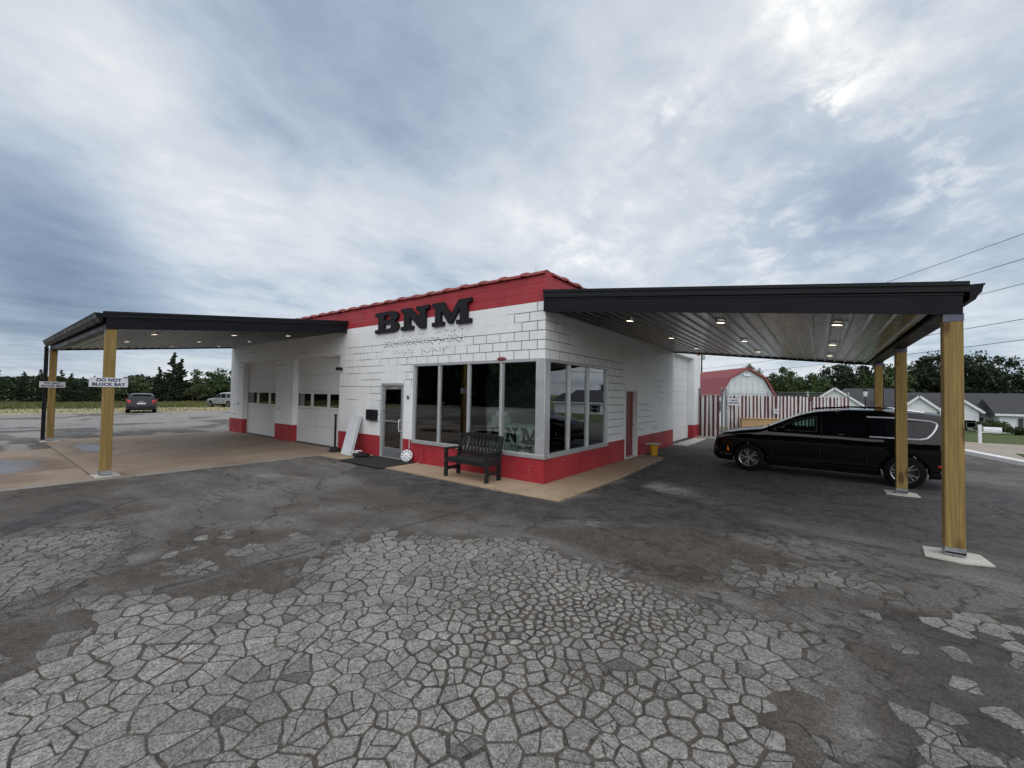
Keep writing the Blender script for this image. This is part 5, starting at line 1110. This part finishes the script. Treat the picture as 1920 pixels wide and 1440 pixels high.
MB().box((-2.24, -.80, .55), (-2.18, .80, .72), bev=.02).build('bumper', m_rubber, sv); MB().box((-2.23, -.25, .80), (-2.19, .25, .92), bev=.004).build('number_plate', m_signw, sv)
for s in (1, -1): MB().box((-2.20, s*.74, .85), (-2.13, s*.88, 1.2), bev=.01).build('tail_light', redl, sv)
# ------------------------------------------------------------------ gate, fence, shed
m_slatw = simple('slat_white', (.56, .54, .53), .6, 0, .12, 3); m_slatr = simple('slat_maroon', (.082, .020, .027), .6, 0, .2, 3)
_sl = {}
def slat_mesh(w, h, red):
    k = (w, h, red)
    if k not in _sl: _sl[k] = MB().box((-w/2, -.008, 0), (w/2, .008, h), bev=.003).mesh('slat', [m_slatr if red else m_slatw])
    return _sl[k]
def slat_run(parent, n, w, h, first, z0=.08):
    for i in range(n):
        o = obj('slat', slat_mesh(w, h, (i+first) % 2 == 0), parent, (w*(i+.5)+.003*i*0, RNG.normal()*.004, z0+RNG.normal()*.012)); o.rotation_euler = (R(RNG.normal()*.6), R(RNG.normal()*.35), 0)
g = tag(empty('yard_gate', (.06, 13.62, 0)), 'narrow maroon and white striped gate between shop corner and fence', 'gate'); slat_run(g, 9, .092, 1.90, 0); 
m = MB(); m.tube([(.0, .04, .06), (.0, .04, 2.02), (.83, .04, 2.02), (.83, .04, .06), (0, .04, .06)], .024, 8); m.tube([(0, .04, 1.05), (.83, .04, 1.05)], .018, 6); m.build('gate_frame', m_galv, g)
for x in (-.01, .95): MB().lathe([(.045, 0), (.045, 2.30), (.05, 2.31), (.0, 2.36)], (x, .05, 0), 'z', 10).build('gate_post', m_galv, g, 40)
MB().lathe([(.05, 0), (.05, 2.34), (0, 2.37)], (1.10, .05, 0), 'z', 10).build('gate_post', m_galv, g, 40); MB().box((.86, -.03, 1.25), (.98, .02, 1.75), bev=.01).build('latch_box', m_galv, g)
fa = R(45); fen = tag(empty('striped_fence', (1.24, 13.68, 0), fa), 'long maroon and white striped fence running back behind the van', 'fence'); slat_run(fen, 66, .096, 1.92, 1)
m = MB()
for z in (.3, 1.05, 1.9): m.tube([(0, .05, z), (6.35, .05, z)], .02, 6)
m.build('fence_rail', m_galv, fen)
for x in (.0, 2.1, 4.2, 6.4): MB().lathe([(.038, 0), (.038, 2.22), (0, 2.25)], (x, .08, 0), 'z', 8).build('fence_post', m_galv, fen, 40)
m = MB()
for z in (2.05, 2.13, 2.21): m.tube([(0, .08, z), (3.2, .08, z-.02), (6.4, .08, z)], .005, 4)
m.build('barbed_wire', m_galv, fen)
s = tag(empty('delivery_sign', (1.30, 13.55, 1.74), R(0)), 'small white PARTS DELIVERY sign hung on the striped fence', 'sign'); s.rotation_euler = (0, 0, R(20)); MB().box((-.02, 0, -.19), (.46, .006, .13), bev=.002).build('plate', m_signw, s)
for t, dz in (('PARTS', .0), ('DELIVERY', -.12)):
    me = text_mesh('lettering', t, .095, .003, 1.1, .001); me.materials.append(m_navy); o = obj('lettering', me, s, (.22, -.003, dz)); o.rotation_euler = (R(90), 0, 0)
MB().box((.06, 0, .13), (.13, .006, .16)).build('hook', m_navy, s); MB().box((.28, 0, .13), (.35, .006, .16)).build('hook', m_navy, s)
s2 = tag(empty('small_notice', (3.0, 15.2, 1.3), fa), 'small pale notice on the striped fence above the van bonnet', 'sign'); MB().box((-.13, -.03, -.10), (.13, -.02, .10)).build('plate', m_signw, s2); MB().box((-.10, -.032, .02), (.10, -.0305, .05)).build('print', m_navy, s2); MB().box((-.10, -.032, -.05), (.10, -.0305, -.02)).build('print', m_navy, s2)
bx_ = tag(empty('delivery_box', (1.75, 13.7, 0), R(20)), 'tan wooden delivery box in front of the striped fence', 'box')
m = MB(); m.add([(0, .1, 0), (1.5, .1, 0), (1.5, -.42, 0), (0, -.42, 0), (0, .06, .97), (1.5, .06, .97), (1.5, -.28, .97), (0, -.28, .97)], [(0, 1, 2, 3), (7, 6, 5, 4), (3, 2, 6, 7), (1, 0, 4, 5), (2, 1, 5, 6), (0, 3, 7, 4)]); m.build('box', m_tan, bx_); MB().box((-.03, -.31, .971), (1.53, .09, 1.0), bev=.005).build('lid', m_tan, bx_)

def shed():
    m_rr = simple('red_steel_roof', (.25, .058, .062), .38, .2, .1, 3, .05, 20); m_sd = simple('shed_siding', (.56, .60, .62), .6, 0, .05, 3); m_trim = simple('shed_trim', (.22, .04, .045), .5)
    a = R(38); s = tag(empty('garden_shed', (.70, 24.4, -.05), a), 'gambrel shed with red steel roof and pale siding behind the fence', 'shed'); W, L = 1.95, 6.2; H = 2.02; k = [(-W, H), (-W*.62, 3.30), (0, 3.98), (W*.62, 3.30), (W, H)]
    m = MB(); poly = [(-W+.06, 0), (W-.06, 0), (W-.06, H)]+[(x*.97, z-.05) for x, z in k[1:4][::-1]]+[(-W+.06, H)]; m.prism(poly, (0, .08, 0), (1, 0, 0), (0, 0, 1), -.06)
    m.prism(poly, (0, L, 0), (1, 0, 0), (0, 0, 1), .06); m.box((-W+.06, .1, 0), (-W+.12, L-.1, H)); m.box((W-.12, .1, 0), (W-.06, L-.1, H)); m.build('wall', m_sd, s)
    for x in np.arange(-1.6, 1.7, .4): 
        zt = np.interp(x, [p[0] for p in k], [p[1] for p in k])-.12; MB().box((x-.012, .002, .05), (x+.012, .018, float(zt))).build('batten', m_sd, s)
    MB().box((-W+.1, -.004, 2.25), (W-.1, .019, 2.29)).build('girt_trim', m_sd, s); MB().box((-.25, -.01, 3.42), (.25, .02, 3.58), bev=.005).build('gable_vent', m_signw, s)
    for (xa, za), (xb, zb_) in zip(k, k[1:]):
        l = math.hypot(xb-xa, zb_-za); n = Vector((-(zb_-za), 0, xb-xa)).normalized(); m = MB(); vs = [Vector((xa, -.10, za)), Vector((xb, -.10, zb_)), Vector((xb, L+.1, zb_)), Vector((xa, L+.1, za))]; m.add(vs+[v+n*.03 for v in vs], [(3, 2, 1, 0), (4, 5, 6, 7), (0, 1, 5, 4), (1, 2, 6, 5), (2, 3, 7, 6), (3, 0, 4, 7)])
        pl = m.build('roof_sheet', m_rr, s); rb = MB()
        for i in range(20):
            y = -.05+i*.33
            if y > L: break
            rb.bar(Vector((xa, y, za))+n*.04, Vector((xb, y, zb_))+n*.04, .03, .03, up=tuple(n))
        rb.build('roof_ribs', m_rr, pl); m = MB(); m.bar((xa, -.105, za-.02), (xb, -.105, zb_-.02), .02, .11); m.build('verge_trim', m_trim, s)
shed()

# ------------------------------------------------------------------ houses across the street
m_side = simple('vinyl_siding', (.52, .55, .57), .6, 0, .05, .6); m_shing = simple('shingles', (.036, .036, .040), .9, 0, .35, 2.5, .5, 25); m_trimw = simple('white_trim', (.62, .64, .66), .55); m_shut = simple('shutter', (.03, .03, .035), .6)
t_ = NT('lap_siding'); p_ = t_.pos(); w_ = t_.N('TexWave'); w_.bands_direction = 'Z'; w_.wave_profile = 'SAW'; w_.inputs['Scale'].default_value = 1.6; t_.L(p_, w_.inputs[0]); t_.set(base=t_.mix(t_.ramp(w_.outputs[0], 0, .15), (.56, .59, .62), (.70, .73, .76)), rough=.6); t_.bump(w_.outputs[0], .5, .03); m_lap = t_.mat
def gable(h, name, x0, x1, y0, y1, zb_, ze, zp, over=.35, front=True, back_to=None):
    """body with a gable facing -y: walls, two roof slopes, verge boards"""
    xm = (x0+x1)/2; m = MB(); m.prism([(x0, zb_), (x1, zb_), (x1, ze), (xm, zp), (x0, ze)], (0, y0, 0), (1, 0, 0), (0, 0, 1), -(y1-y0)); m.build('wall', m_lap, h)
    sl = (zp-ze)/(xm-x0)
    for s in (-1, 1):
        xe = xm+s*((x1-x0)/2+over); z_e = zp-sl*((x1-x0)/2+over); m = MB(); a = [Vector((xm, y0-.3, zp+.03)), Vector((xe, y0-.3, z_e+.03)), Vector((xe, y1, z_e+.03)), Vector((xm, y1, zp+.03))]; m.add(a+[v+Vector((0, 0, .12)) for v in a], [(0, 1, 2, 3), (7, 6, 5, 4), (0, 4, 5, 1), (1, 5, 6, 2), (2, 6, 7, 3), (3, 7, 4, 0)]); rf = m.build('roof_slope', m_shing, h)
        m = MB(); m.bar((xm, y0-.33, zp-.02), (xe, y0-.33, z_e-.02), .05, .22); m.build('verge_board', m_trimw, h)
def ridge_x(h, x0, x1, y0, y1, ze, zp, over=.4, hipr=0., hipl=0.):
    ym = (y0+y1)/2; m = MB(); e = over; zz = ze-.15
    vs = [(x0-e, y0-e, zz), (x1+e, y0-e, zz), (x1+e-hipr, ym, zp), (x0-e+hipl, ym, zp), (x0-e, y1+e, zz), (x1+e, y1+e, zz)]
    m.add(vs+[(x, y, z+.14) for x, y, z in vs], [(0, 1, 2, 3), (3, 2, 5, 4), (9, 8, 7, 6), (10, 11, 8, 9), (0, 6, 7, 1), (1, 7, 8, 2), (2, 8, 11, 5), (4, 10, 9, 3), (0, 3, 9, 6), (5, 11, 10, 4), (1, 2, 5), (0, 4, 3)]); m.build('roof', m_shing, h)
    MB().box((x0-e, y0-e-.08, zz-.10), (x1+e, y0-e, zz+.10)).build('gutter', m_trimw, h); MB().box((x0, y0, -1.2), (x1, y1, ze)).build('main_wall', m_lap, h)
def window(h, x, y, z, w=.9, hh=1.1, shut=True):
    f = empty('window', (x, y, z)); f.parent = h; m = MB(); m.box((-w/2-.06, -.06, -hh/2-.06), (w/2+.06, -.02, hh/2+.06), bev=.01); m.build('frame', m_trimw, f); MB().box((-w/2, -.07, -hh/2), (w/2, -.061, hh/2)).build('pane', m_dglass, f); MB().box((-w/2, -.08, -.02), (w/2, -.071, .02)).build('glazing_bar', m_trimw, f)
    if shut:
        for s in (-1, 1): MB().box((s*(w/2+.22)-.15, -.07, -hh/2-.05), (s*(w/2+.22)+.15, -.03, hh/2+.05)).build('shutter', m_shut, f)
h1 = tag(empty('white_house', (0, 0, 0)), 'white gabled house with dark roof just right of the striped fence', 'house'); gable(h1, 'g', 3.4, 8.6, 54, 63.8, -1.2, 1.25, 3.25); ridge_x(h1, 5.6, 14.6, 60, 72, .9, 3.35, .3, 2.0, 2.0)
h2 = tag(empty('ranch_house', (0, 0, 0)), 'white ranch house with two small front gables and dark shingle roof', 'house'); ridge_x(h2, 11.0, 31, 56, 66, .95, 2.75); gable(h2, 'g', 11.75, 14.35, 53.6, 60.5, -1.2, 1.25, 2.42); gable(h2, 'g', 14.75, 17.55, 54.6, 60.5, -.0, 1.1, 2.28); ridge_x(h2, 18.6, 31.5, 53.2, 60, .85, 2.1)
for x in (14.9, 17.4): MB().box((x-.08, 54.5, -1.2), (x+.08, 54.7, .0)).build('porch_post', m_trimw, h2)
window(h2, 17.35, 55.95, -.25, .8, 1.0); window(h2, 15.6, 55.95, -.25, .8, 1.0); window(h2, 20.6, 53.15, -.2); window(h2, 24.0, 53.15, -.2); MB().lathe([(0, -.03), (.22, -.03), (.24, 0)], (13.05, 53.59, 1.75), 'y', 16).build('gable_vent', m_trimw, h2)
MB().box((12.1, 53.54, -1.15), (14.0, 53.58, .6)).build('garage_door', m_trimw, h2); MB().box((16.3, 55.9, -1.1), (17.0, 55.97, .6)).build('front_door', m_shut, h2)
for x in (11.9, 14.2): MB().box((x-.12, 53.45, .25), (x+.12, 53.58, .52), bev=.03).build('wall_lantern', m_shut, h2)
mbx = tag(empty('street_mailbox', (10.42, 20.4, 0)), 'white mailbox on a post at the lawn edge', 'mailbox'); MB().box((-.055, -.055, -.1), (.055, .055, .86), bev=.01).build('post', m_trimw, mbx); MB().box((.0, -.045, .50), (.62, .045, .555)).build('arm', m_trimw, mbx); m = MB(); m.prism([(-.09, 0), (.09, 0), (.09, .13), (.06, .19), (0, .21), (-.06, .19), (-.09, .13)], (.10, 0, .56), (0, 1, 0), (0, 0, 1), .55); m.build('box', m_trimw, mbx)
lp = tag(empty('yard_lamp', (7.12, 30, -.3)), 'black lamp post standing in front of the white house', 'lamp'); MB().lathe([(.06, 0), (.05, .3), (.035, .4), (.03, 2.45)], n=10).build('post', m_black, lp, 40); MB().lathe([(.09, 2.45), (.15, 2.78), (.15, 2.80)], n=6).build('lantern_glass', m_signw, lp); MB().lathe([(.20, 2.80), (.06, 2.98), (.02, 3.05), (0, 3.06)], n=6).build('lantern_cap', m_black, lp)

# ------------------------------------------------------------------ trees, shrubs, grass
def rot3(rng, n):
    q = rng.normal(size=(n, 4)); q /= np.linalg.norm(q, axis=1)[:, None]; w, x, y, z = q.T
    return np.stack([np.stack([1-2*(y*y+z*z), 2*(x*y-z*w), 2*(x*z+y*w)], -1), np.stack([2*(x*y+z*w), 1-2*(x*x+z*z), 2*(y*z-x*w)], -1), np.stack([2*(x*z-y*w), 2*(y*z+x*w), 1-2*(x*x+y*y)], -1)], 1)
LEAF = np.array([(-.5, 0, 0), (0, -.32, .05), (.5, 0, 0), (0, .32, .05)])
def leaves_mesh(name, C, size, mat, rng):
    n = len(C); M = rot3(rng, n); L_ = LEAF[None]*size[:, None, None]; v = np.einsum('nij,nkj->nki', M, L_)+C[:, None, :]
    me = bpy.data.meshes.new(name); me.vertices.add(n*4); me.vertices.foreach_set('co', v.ravel()); me.loops.add(n*4); me.loops.foreach_set('vertex_index', np.arange(n*4, dtype=np.int32)); me.polygons.add(n); me.polygons.foreach_set('loop_start', np.arange(0, n*4, 4, dtype=np.int32)); me.polygons.foreach_set('loop_total', np.full(n, 4, np.int32)); me.update(); me.materials.append(mat); return me
def crown_pts(rng, n, nclump, rx, rz, zc, cs, flat=1.0, shape='round', low=-.75):
    C = []
    while len(C) < nclump:
        d = rng.normal(size=3); d /= np.linalg.norm(d); r = rng.random()**.38
        if d[2]*r < low: continue
        C.append(d*r)
    C = np.array(C); C[:, :2] *= 1-.18*np.maximum(-C[:, 2:3], 0); C = C*np.array((rx, rx, rz)); C += rng.normal(size=C.shape)*cs*.3
    k = rng.integers(0, nclump, n); d = rng.normal(size=(n, 3)); d /= np.linalg.norm(d, axis=1)[:, None]; sz = cs*(.55+.7*rng.random(nclump)); P = C[k]+d*(sz[k]*rng.random(n)**.45)[:, None]*np.array((1, 1, .72*flat)); P[:, 2] += zc; return P, C+np.array((0, 0, zc))
def trunk_mesh(rng, h, r, limbs, tips):
    m = MB(); top = Vector((rng.normal()*.2, rng.normal()*.2, h)); m.tube([(0, 0, 0), (rng.normal()*.05, rng.normal()*.05, h*.35), top*.7, top], [r*1.25, r, r*.75, r*.4], 8)
    for i in range(limbs):
        t = Vector(tips[rng.integers(0, len(tips))]); z = h*(.42+.5*rng.random()); a = Vector((0, 0, z)).lerp(top, .1); a.z = z; b = a.lerp(t, .55)+Vector((0, 0, .25)); m.tube([a, b, t], [r*.42, r*.25, r*.08], 6)
    return m.mesh('trunk', [m_bark], 50)
def oak(seed, h, rx, n, mat, leaf=.34, ncl=60, cs=None):
    rng = np.random.default_rng(seed); rz = h*.42; zc = h*.56; P, C = crown_pts(rng, n, ncl, rx*.86, rz*.86, zc, cs or rx*.30); return leaves_mesh('crown', P, leaf*(.6+.8*rng.random(n)), mat, rng), trunk_mesh(rng, h*.62, h*.028, 12, C)
def cedar(seed, h, rx, n, mat, leaf=.17):
    rng = np.random.default_rng(seed); br = []; L_ = []
    for i in range(int(h*13)):
        t = (i+rng.random())/(h*13); z = h*(.06+.92*t); a = rng.random()*6.283; l = rx*(1-t)**.95*(.6+.65*rng.random())+.05; d = np.array((math.cos(a), math.sin(a), .16+.25*t)); br.append((z, d, l))
    W = np.array([b[2] for b in br]); k = rng.choice(len(br), n, p=W/W.sum()); s = rng.random(n)**.7; P = np.array([np.array((0, 0, br[j][0]))+br[j][1]*br[j][2]*q for j, q in zip(k, s)]); P += rng.normal(size=P.shape)*np.array((.085, .085, .06))*(1+.1*rx)*(1.15-s)[:, None]; m = MB(); m.tube([(0, 0, 0), (0, 0, h*.97)], [h*.022, .012], 6); return leaves_mesh('crown', P, leaf*(.5+.8*rng.random(n)), mat, rng), m.mesh('trunk', [m_bark])
def plant(name, me, loc, sc, label, cat, group=None, rz=None):
    t = tag(empty(name, loc, RNG.random()*6.28 if rz is None else rz), label, cat, group); t.scale = sc if isinstance(sc, tuple) else (sc,)*3; obj('crown', me[0], t); obj('trunk', me[1], t); return t
OAK = [oak(1, 9, 4.0, 9000, m_leaf, .36, 70), oak(2, 9, 4.4, 9000, m_leafd, .36, 80, 1.15), oak(3, 8, 3.4, 7000, m_leaf, .34, 55)]
CED = [cedar(5, 4.2, 1.25, 3600, m_cedar), cedar(6, 4.8, 1.15, 3800, m_cedar), cedar(8, 6.5, 1.9, 6500, m_cedar, .24)]
BUS = [oak(11, 3.4, 1.9, 3200, m_bushleaf, .24, 40), oak(12, 3.8, 2.2, 4200, m_leaf, .24, 50)]
gl = 'cedars standing out of the tree line on the left'
for i, (x, y, h, k, lb_) in enumerate([(-59, -5.6, 1.12, 0, 'dark cedar at the far left edge of the picture'), (-61, -3.5, .82, 0, 'slim cedar left of the far canopy post'), (-62, -2.3, .80, 1, 'cedar just left of the downpipe on the far canopy post'), (-60.5, -.95, .80, 1, 'cedar directly right of the far canopy post'), (-63, .1, .84, 0, 'pointed cedar midway between the two canopy posts, left one'), (-61, .75, .66, 1, 'short cedar midway between the two canopy posts, right one'), (-62, 1.8, .78, 0, 'cedar whose tip shows over the nearer bay sign'), (-61, 8.75, 1.02, 2, 'tallest cedar behind and right of the dark hatchback'), (-62.5, 9.9, .92, 2, 'second tall cedar, right of the tallest one'), (-60.5, 7.2, .72, 2, 'broad lower cedar on the left flank of the tallest one'), (-64, 12.0, 1.0, 1, 'cedar between the tall pair and the shop end')]):
    plant('cedar_tree', CED[k], (x, y, -.06), h, lb_, 'tree', gl)
plant('bushy_tree', BUS[0], (-60, 5.0, -.06), .95, 'pale bushy tree behind the dark hatchback', 'tree', 'bushy trees on the left'); plant('bushy_tree', BUS[1], (-62, 13.0, -.06), (1.15, 1.15, 1.12), 'round leafy tree left of the silver wagon', 'tree', 'bushy trees on the left'); plant('bushy_tree', BUS[1], (-60, 15.2, -.06), (1.25, 1.25, 1.18), 'round leafy tree above the silver wagon', 'tree', 'bushy trees on the left'); plant('bushy_tree', BUS[0], (-59, 10.8, -.06), (.9, .9, .75), 'low shrubby tree in front of the tall cedars', 'tree', 'bushy trees on the left')
gr_ = 'broadleaf trees behind the houses and shed'
for x, y, k, sc, lb_ in [(-4.6, 70, 0, (.62, .62, .98), 'leafy tree rising directly behind the shed roof'), (.2, 72, 2, (.80, .80, 1.06), 'leafy tree right of the shed'), (3.8, 70, 0, (.7, .7, .80), 'lower leafy tree left of the canopy back post'), (7.6, 74, 1, (.95, .95, 1.03), 'dark tree behind the white gabled house'), (12.0, 72, 2, (1.05, 1.05, 1.10), 'green tree between the two rear canopy posts'), (17.4, 76, 1, (1.0, 1.0, 1.16), 'dark broad tree left behind the near right post'), (22.3, 75, 1, (.95, .95, 1.13), 'dark broad tree at the right edge, above the ranch house'), (29.0, 74, 1, (.9, .9, .75), 'low dark tree at the far right behind the ranch house')]:
    plant('oak_tree', OAK[k], (x, y, -1.1), sc, lb_, 'tree', gr_)
def shrub(seed, r, n, mat, leaf=.16): rng = np.random.default_rng(seed); P, C = crown_pts(rng, n, 28, r*.8, r*.62, r*.62, r*.34, low=-.95); return leaves_mesh('crown', P, leaf*(.6+.8*rng.random(n)), mat, rng), trunk_mesh(rng, r*.5, .04, 6, C)
SH = shrub(21, 1.1, 2600, m_leaf); plant('shrub', SH, (17.5, 50.6, -1.08), (1.1, 1.0, .95), 'round green shrub in front of the ranch house', 'shrub', 'house shrubs'); plant('shrub', SH, (19.0, 50.4, -1.08), (.75, .7, .55), 'lower shrub right of the round green one', 'shrub', 'house shrubs')
# far woods that read as one mass: behind the cedars, behind the oaks, across the road behind the photographer
def wood_mass(name, line, n, h, depth, mat, leaf, label, seed):
    rng = np.random.default_rng(seed); L_ = np.array(line, float); d = np.r_[0, np.cumsum(np.hypot(*np.diff(L_, axis=0).T))]; t = rng.random(n)*d[-1]; x = np.interp(t, d, L_[:, 0]); y = np.interp(t, d, L_[:, 1]); top = h*(.62+.75*np.array(fbm(t*.22+seed, t*0+seed*.3, 4))); z = top*rng.random(n)**.75
    dirn = L_[-1]-L_[0]; nn = np.array((-dirn[1], dirn[0]))/np.hypot(*dirn); off = depth*(rng.random(n)-.5)*(1-.3*z/h); P = np.stack([x+nn[0]*off, y+nn[1]*off, z-.1+np.where(y > 50, -1, 0)], -1); o = obj(name, leaves_mesh(name, P, leaf*(.6+.8*rng.random(n)), mat, rng)); return tag(o, label, 'woodland', None, 'stuff')
wood_mass('woodland', [(-66, -60), (-66, -5), (-66, 60)], 52000, 3.1, 7, m_cedar, .38, 'dark wood along the left horizon behind the cedars', 3)
wood_mass('woodland', [(-30, 84), (5, 84), (33, 80)], 15000, 6.0, 8, m_leafd, .6, 'dark wood behind the houses on the right', 4)
wood_mass('woodland', [(-90, -34), (-30, -42), (20, -46)], 30000, 12, 8, m_leafd, 1.5, 'dark wood across the road, mirrored in the shop windows', 5)
def grass_strip(name, x0, x1, y0, y1, n, h, mat, label, seed):
    rng = np.random.default_rng(seed); x = x0+(x1-x0)*rng.random(n); y = y0+(y1-y0)*rng.random(n); hh = h*(.5+.9*rng.random(n)*np.array(fbm(x*.4, y*.4, 3)*1.4)); a = rng.random(n)*3.14; w = .05; dx, dy = np.cos(a)*w, np.sin(a)*w; lx, ly = rng.normal(size=n)*.12, rng.normal(size=n)*.12
    v = np.stack([np.stack([x-dx, y-dy, x*0-.06], -1), np.stack([x+dx, y+dy, x*0-.06], -1), np.stack([x+lx, y+ly, hh-.06], -1)], 1); me = bpy.data.meshes.new(name); me.vertices.add(n*3); me.vertices.foreach_set('co', v.ravel()); me.loops.add(n*3); me.loops.foreach_set('vertex_index', np.arange(n*3, dtype=np.int32)); me.polygons.add(n); me.polygons.foreach_set('loop_start', np.arange(0, n*3, 3, dtype=np.int32)); me.polygons.foreach_set('loop_total', np.full(n, 3, np.int32)); me.update(); me.materials.append(mat); return tag(obj(name, me), label, 'grass', None, 'stuff')
m_tg = leaf_mat('tall_grass', (.10, .115, .035), (.15, .145, .055), (.19, .17, .08)); grass_strip('tall_grass', -61, -50, -30, 30, 26000, .42, m_tg, 'tall yellow green grass below the left tree line', 6); grass_strip('short_grass', -50, -38, -30, 30, 9000, .12, m_tg, 'thin yellow grass growing through the gravel', 7)

# ------------------------------------------------------------------ power line
PD, PR_ = Vector((-.5, .866, 0)), Vector((.866, .5, 0)); P0 = Vector((CAM.x, CAM.y, 0))+PR_*22
up_ = tag(empty('utility_pole', P0+PD*68), 'tall utility pole beyond the far corner of the shop', 'pole'); MB().lathe([(.16, -1.2), (.13, 6), (.10, 11.0), (0, 11.02)], n=10).build('pole', m_bark, up_, 40); m = MB(); m.bar(-PR_*1.1+Vector((0, 0, 10.3)), PR_*1.1+Vector((0, 0, 10.3)), .1, .12); m.build('crossarm', m_bark, up_); MB().lathe([(.0, 7.8), (.22, 7.85), (.22, 8.6), (0, 8.7)], (.3, -.1, 0), 'z', 12).build('transformer', m_galv, up_, 40)
for i, (h, nm) in enumerate(((10.5, 'topmost'), (9.3, 'second highest'), (8.1, 'third highest'), (6.4, 'fourth highest'), (5.4, 'second lowest'), (4.4, 'lowest'))):
    pts = [P0+PD*t+Vector((0, 0, h+.55*((t-34)/34)**2-.55)) for t in np.linspace(-40, 68, 28)]; tag(MB().tube(pts, .014, 4).build('overhead_wire', m_black), nm+' overhead wire crossing the sky on the right', 'wire', 'overhead wires')
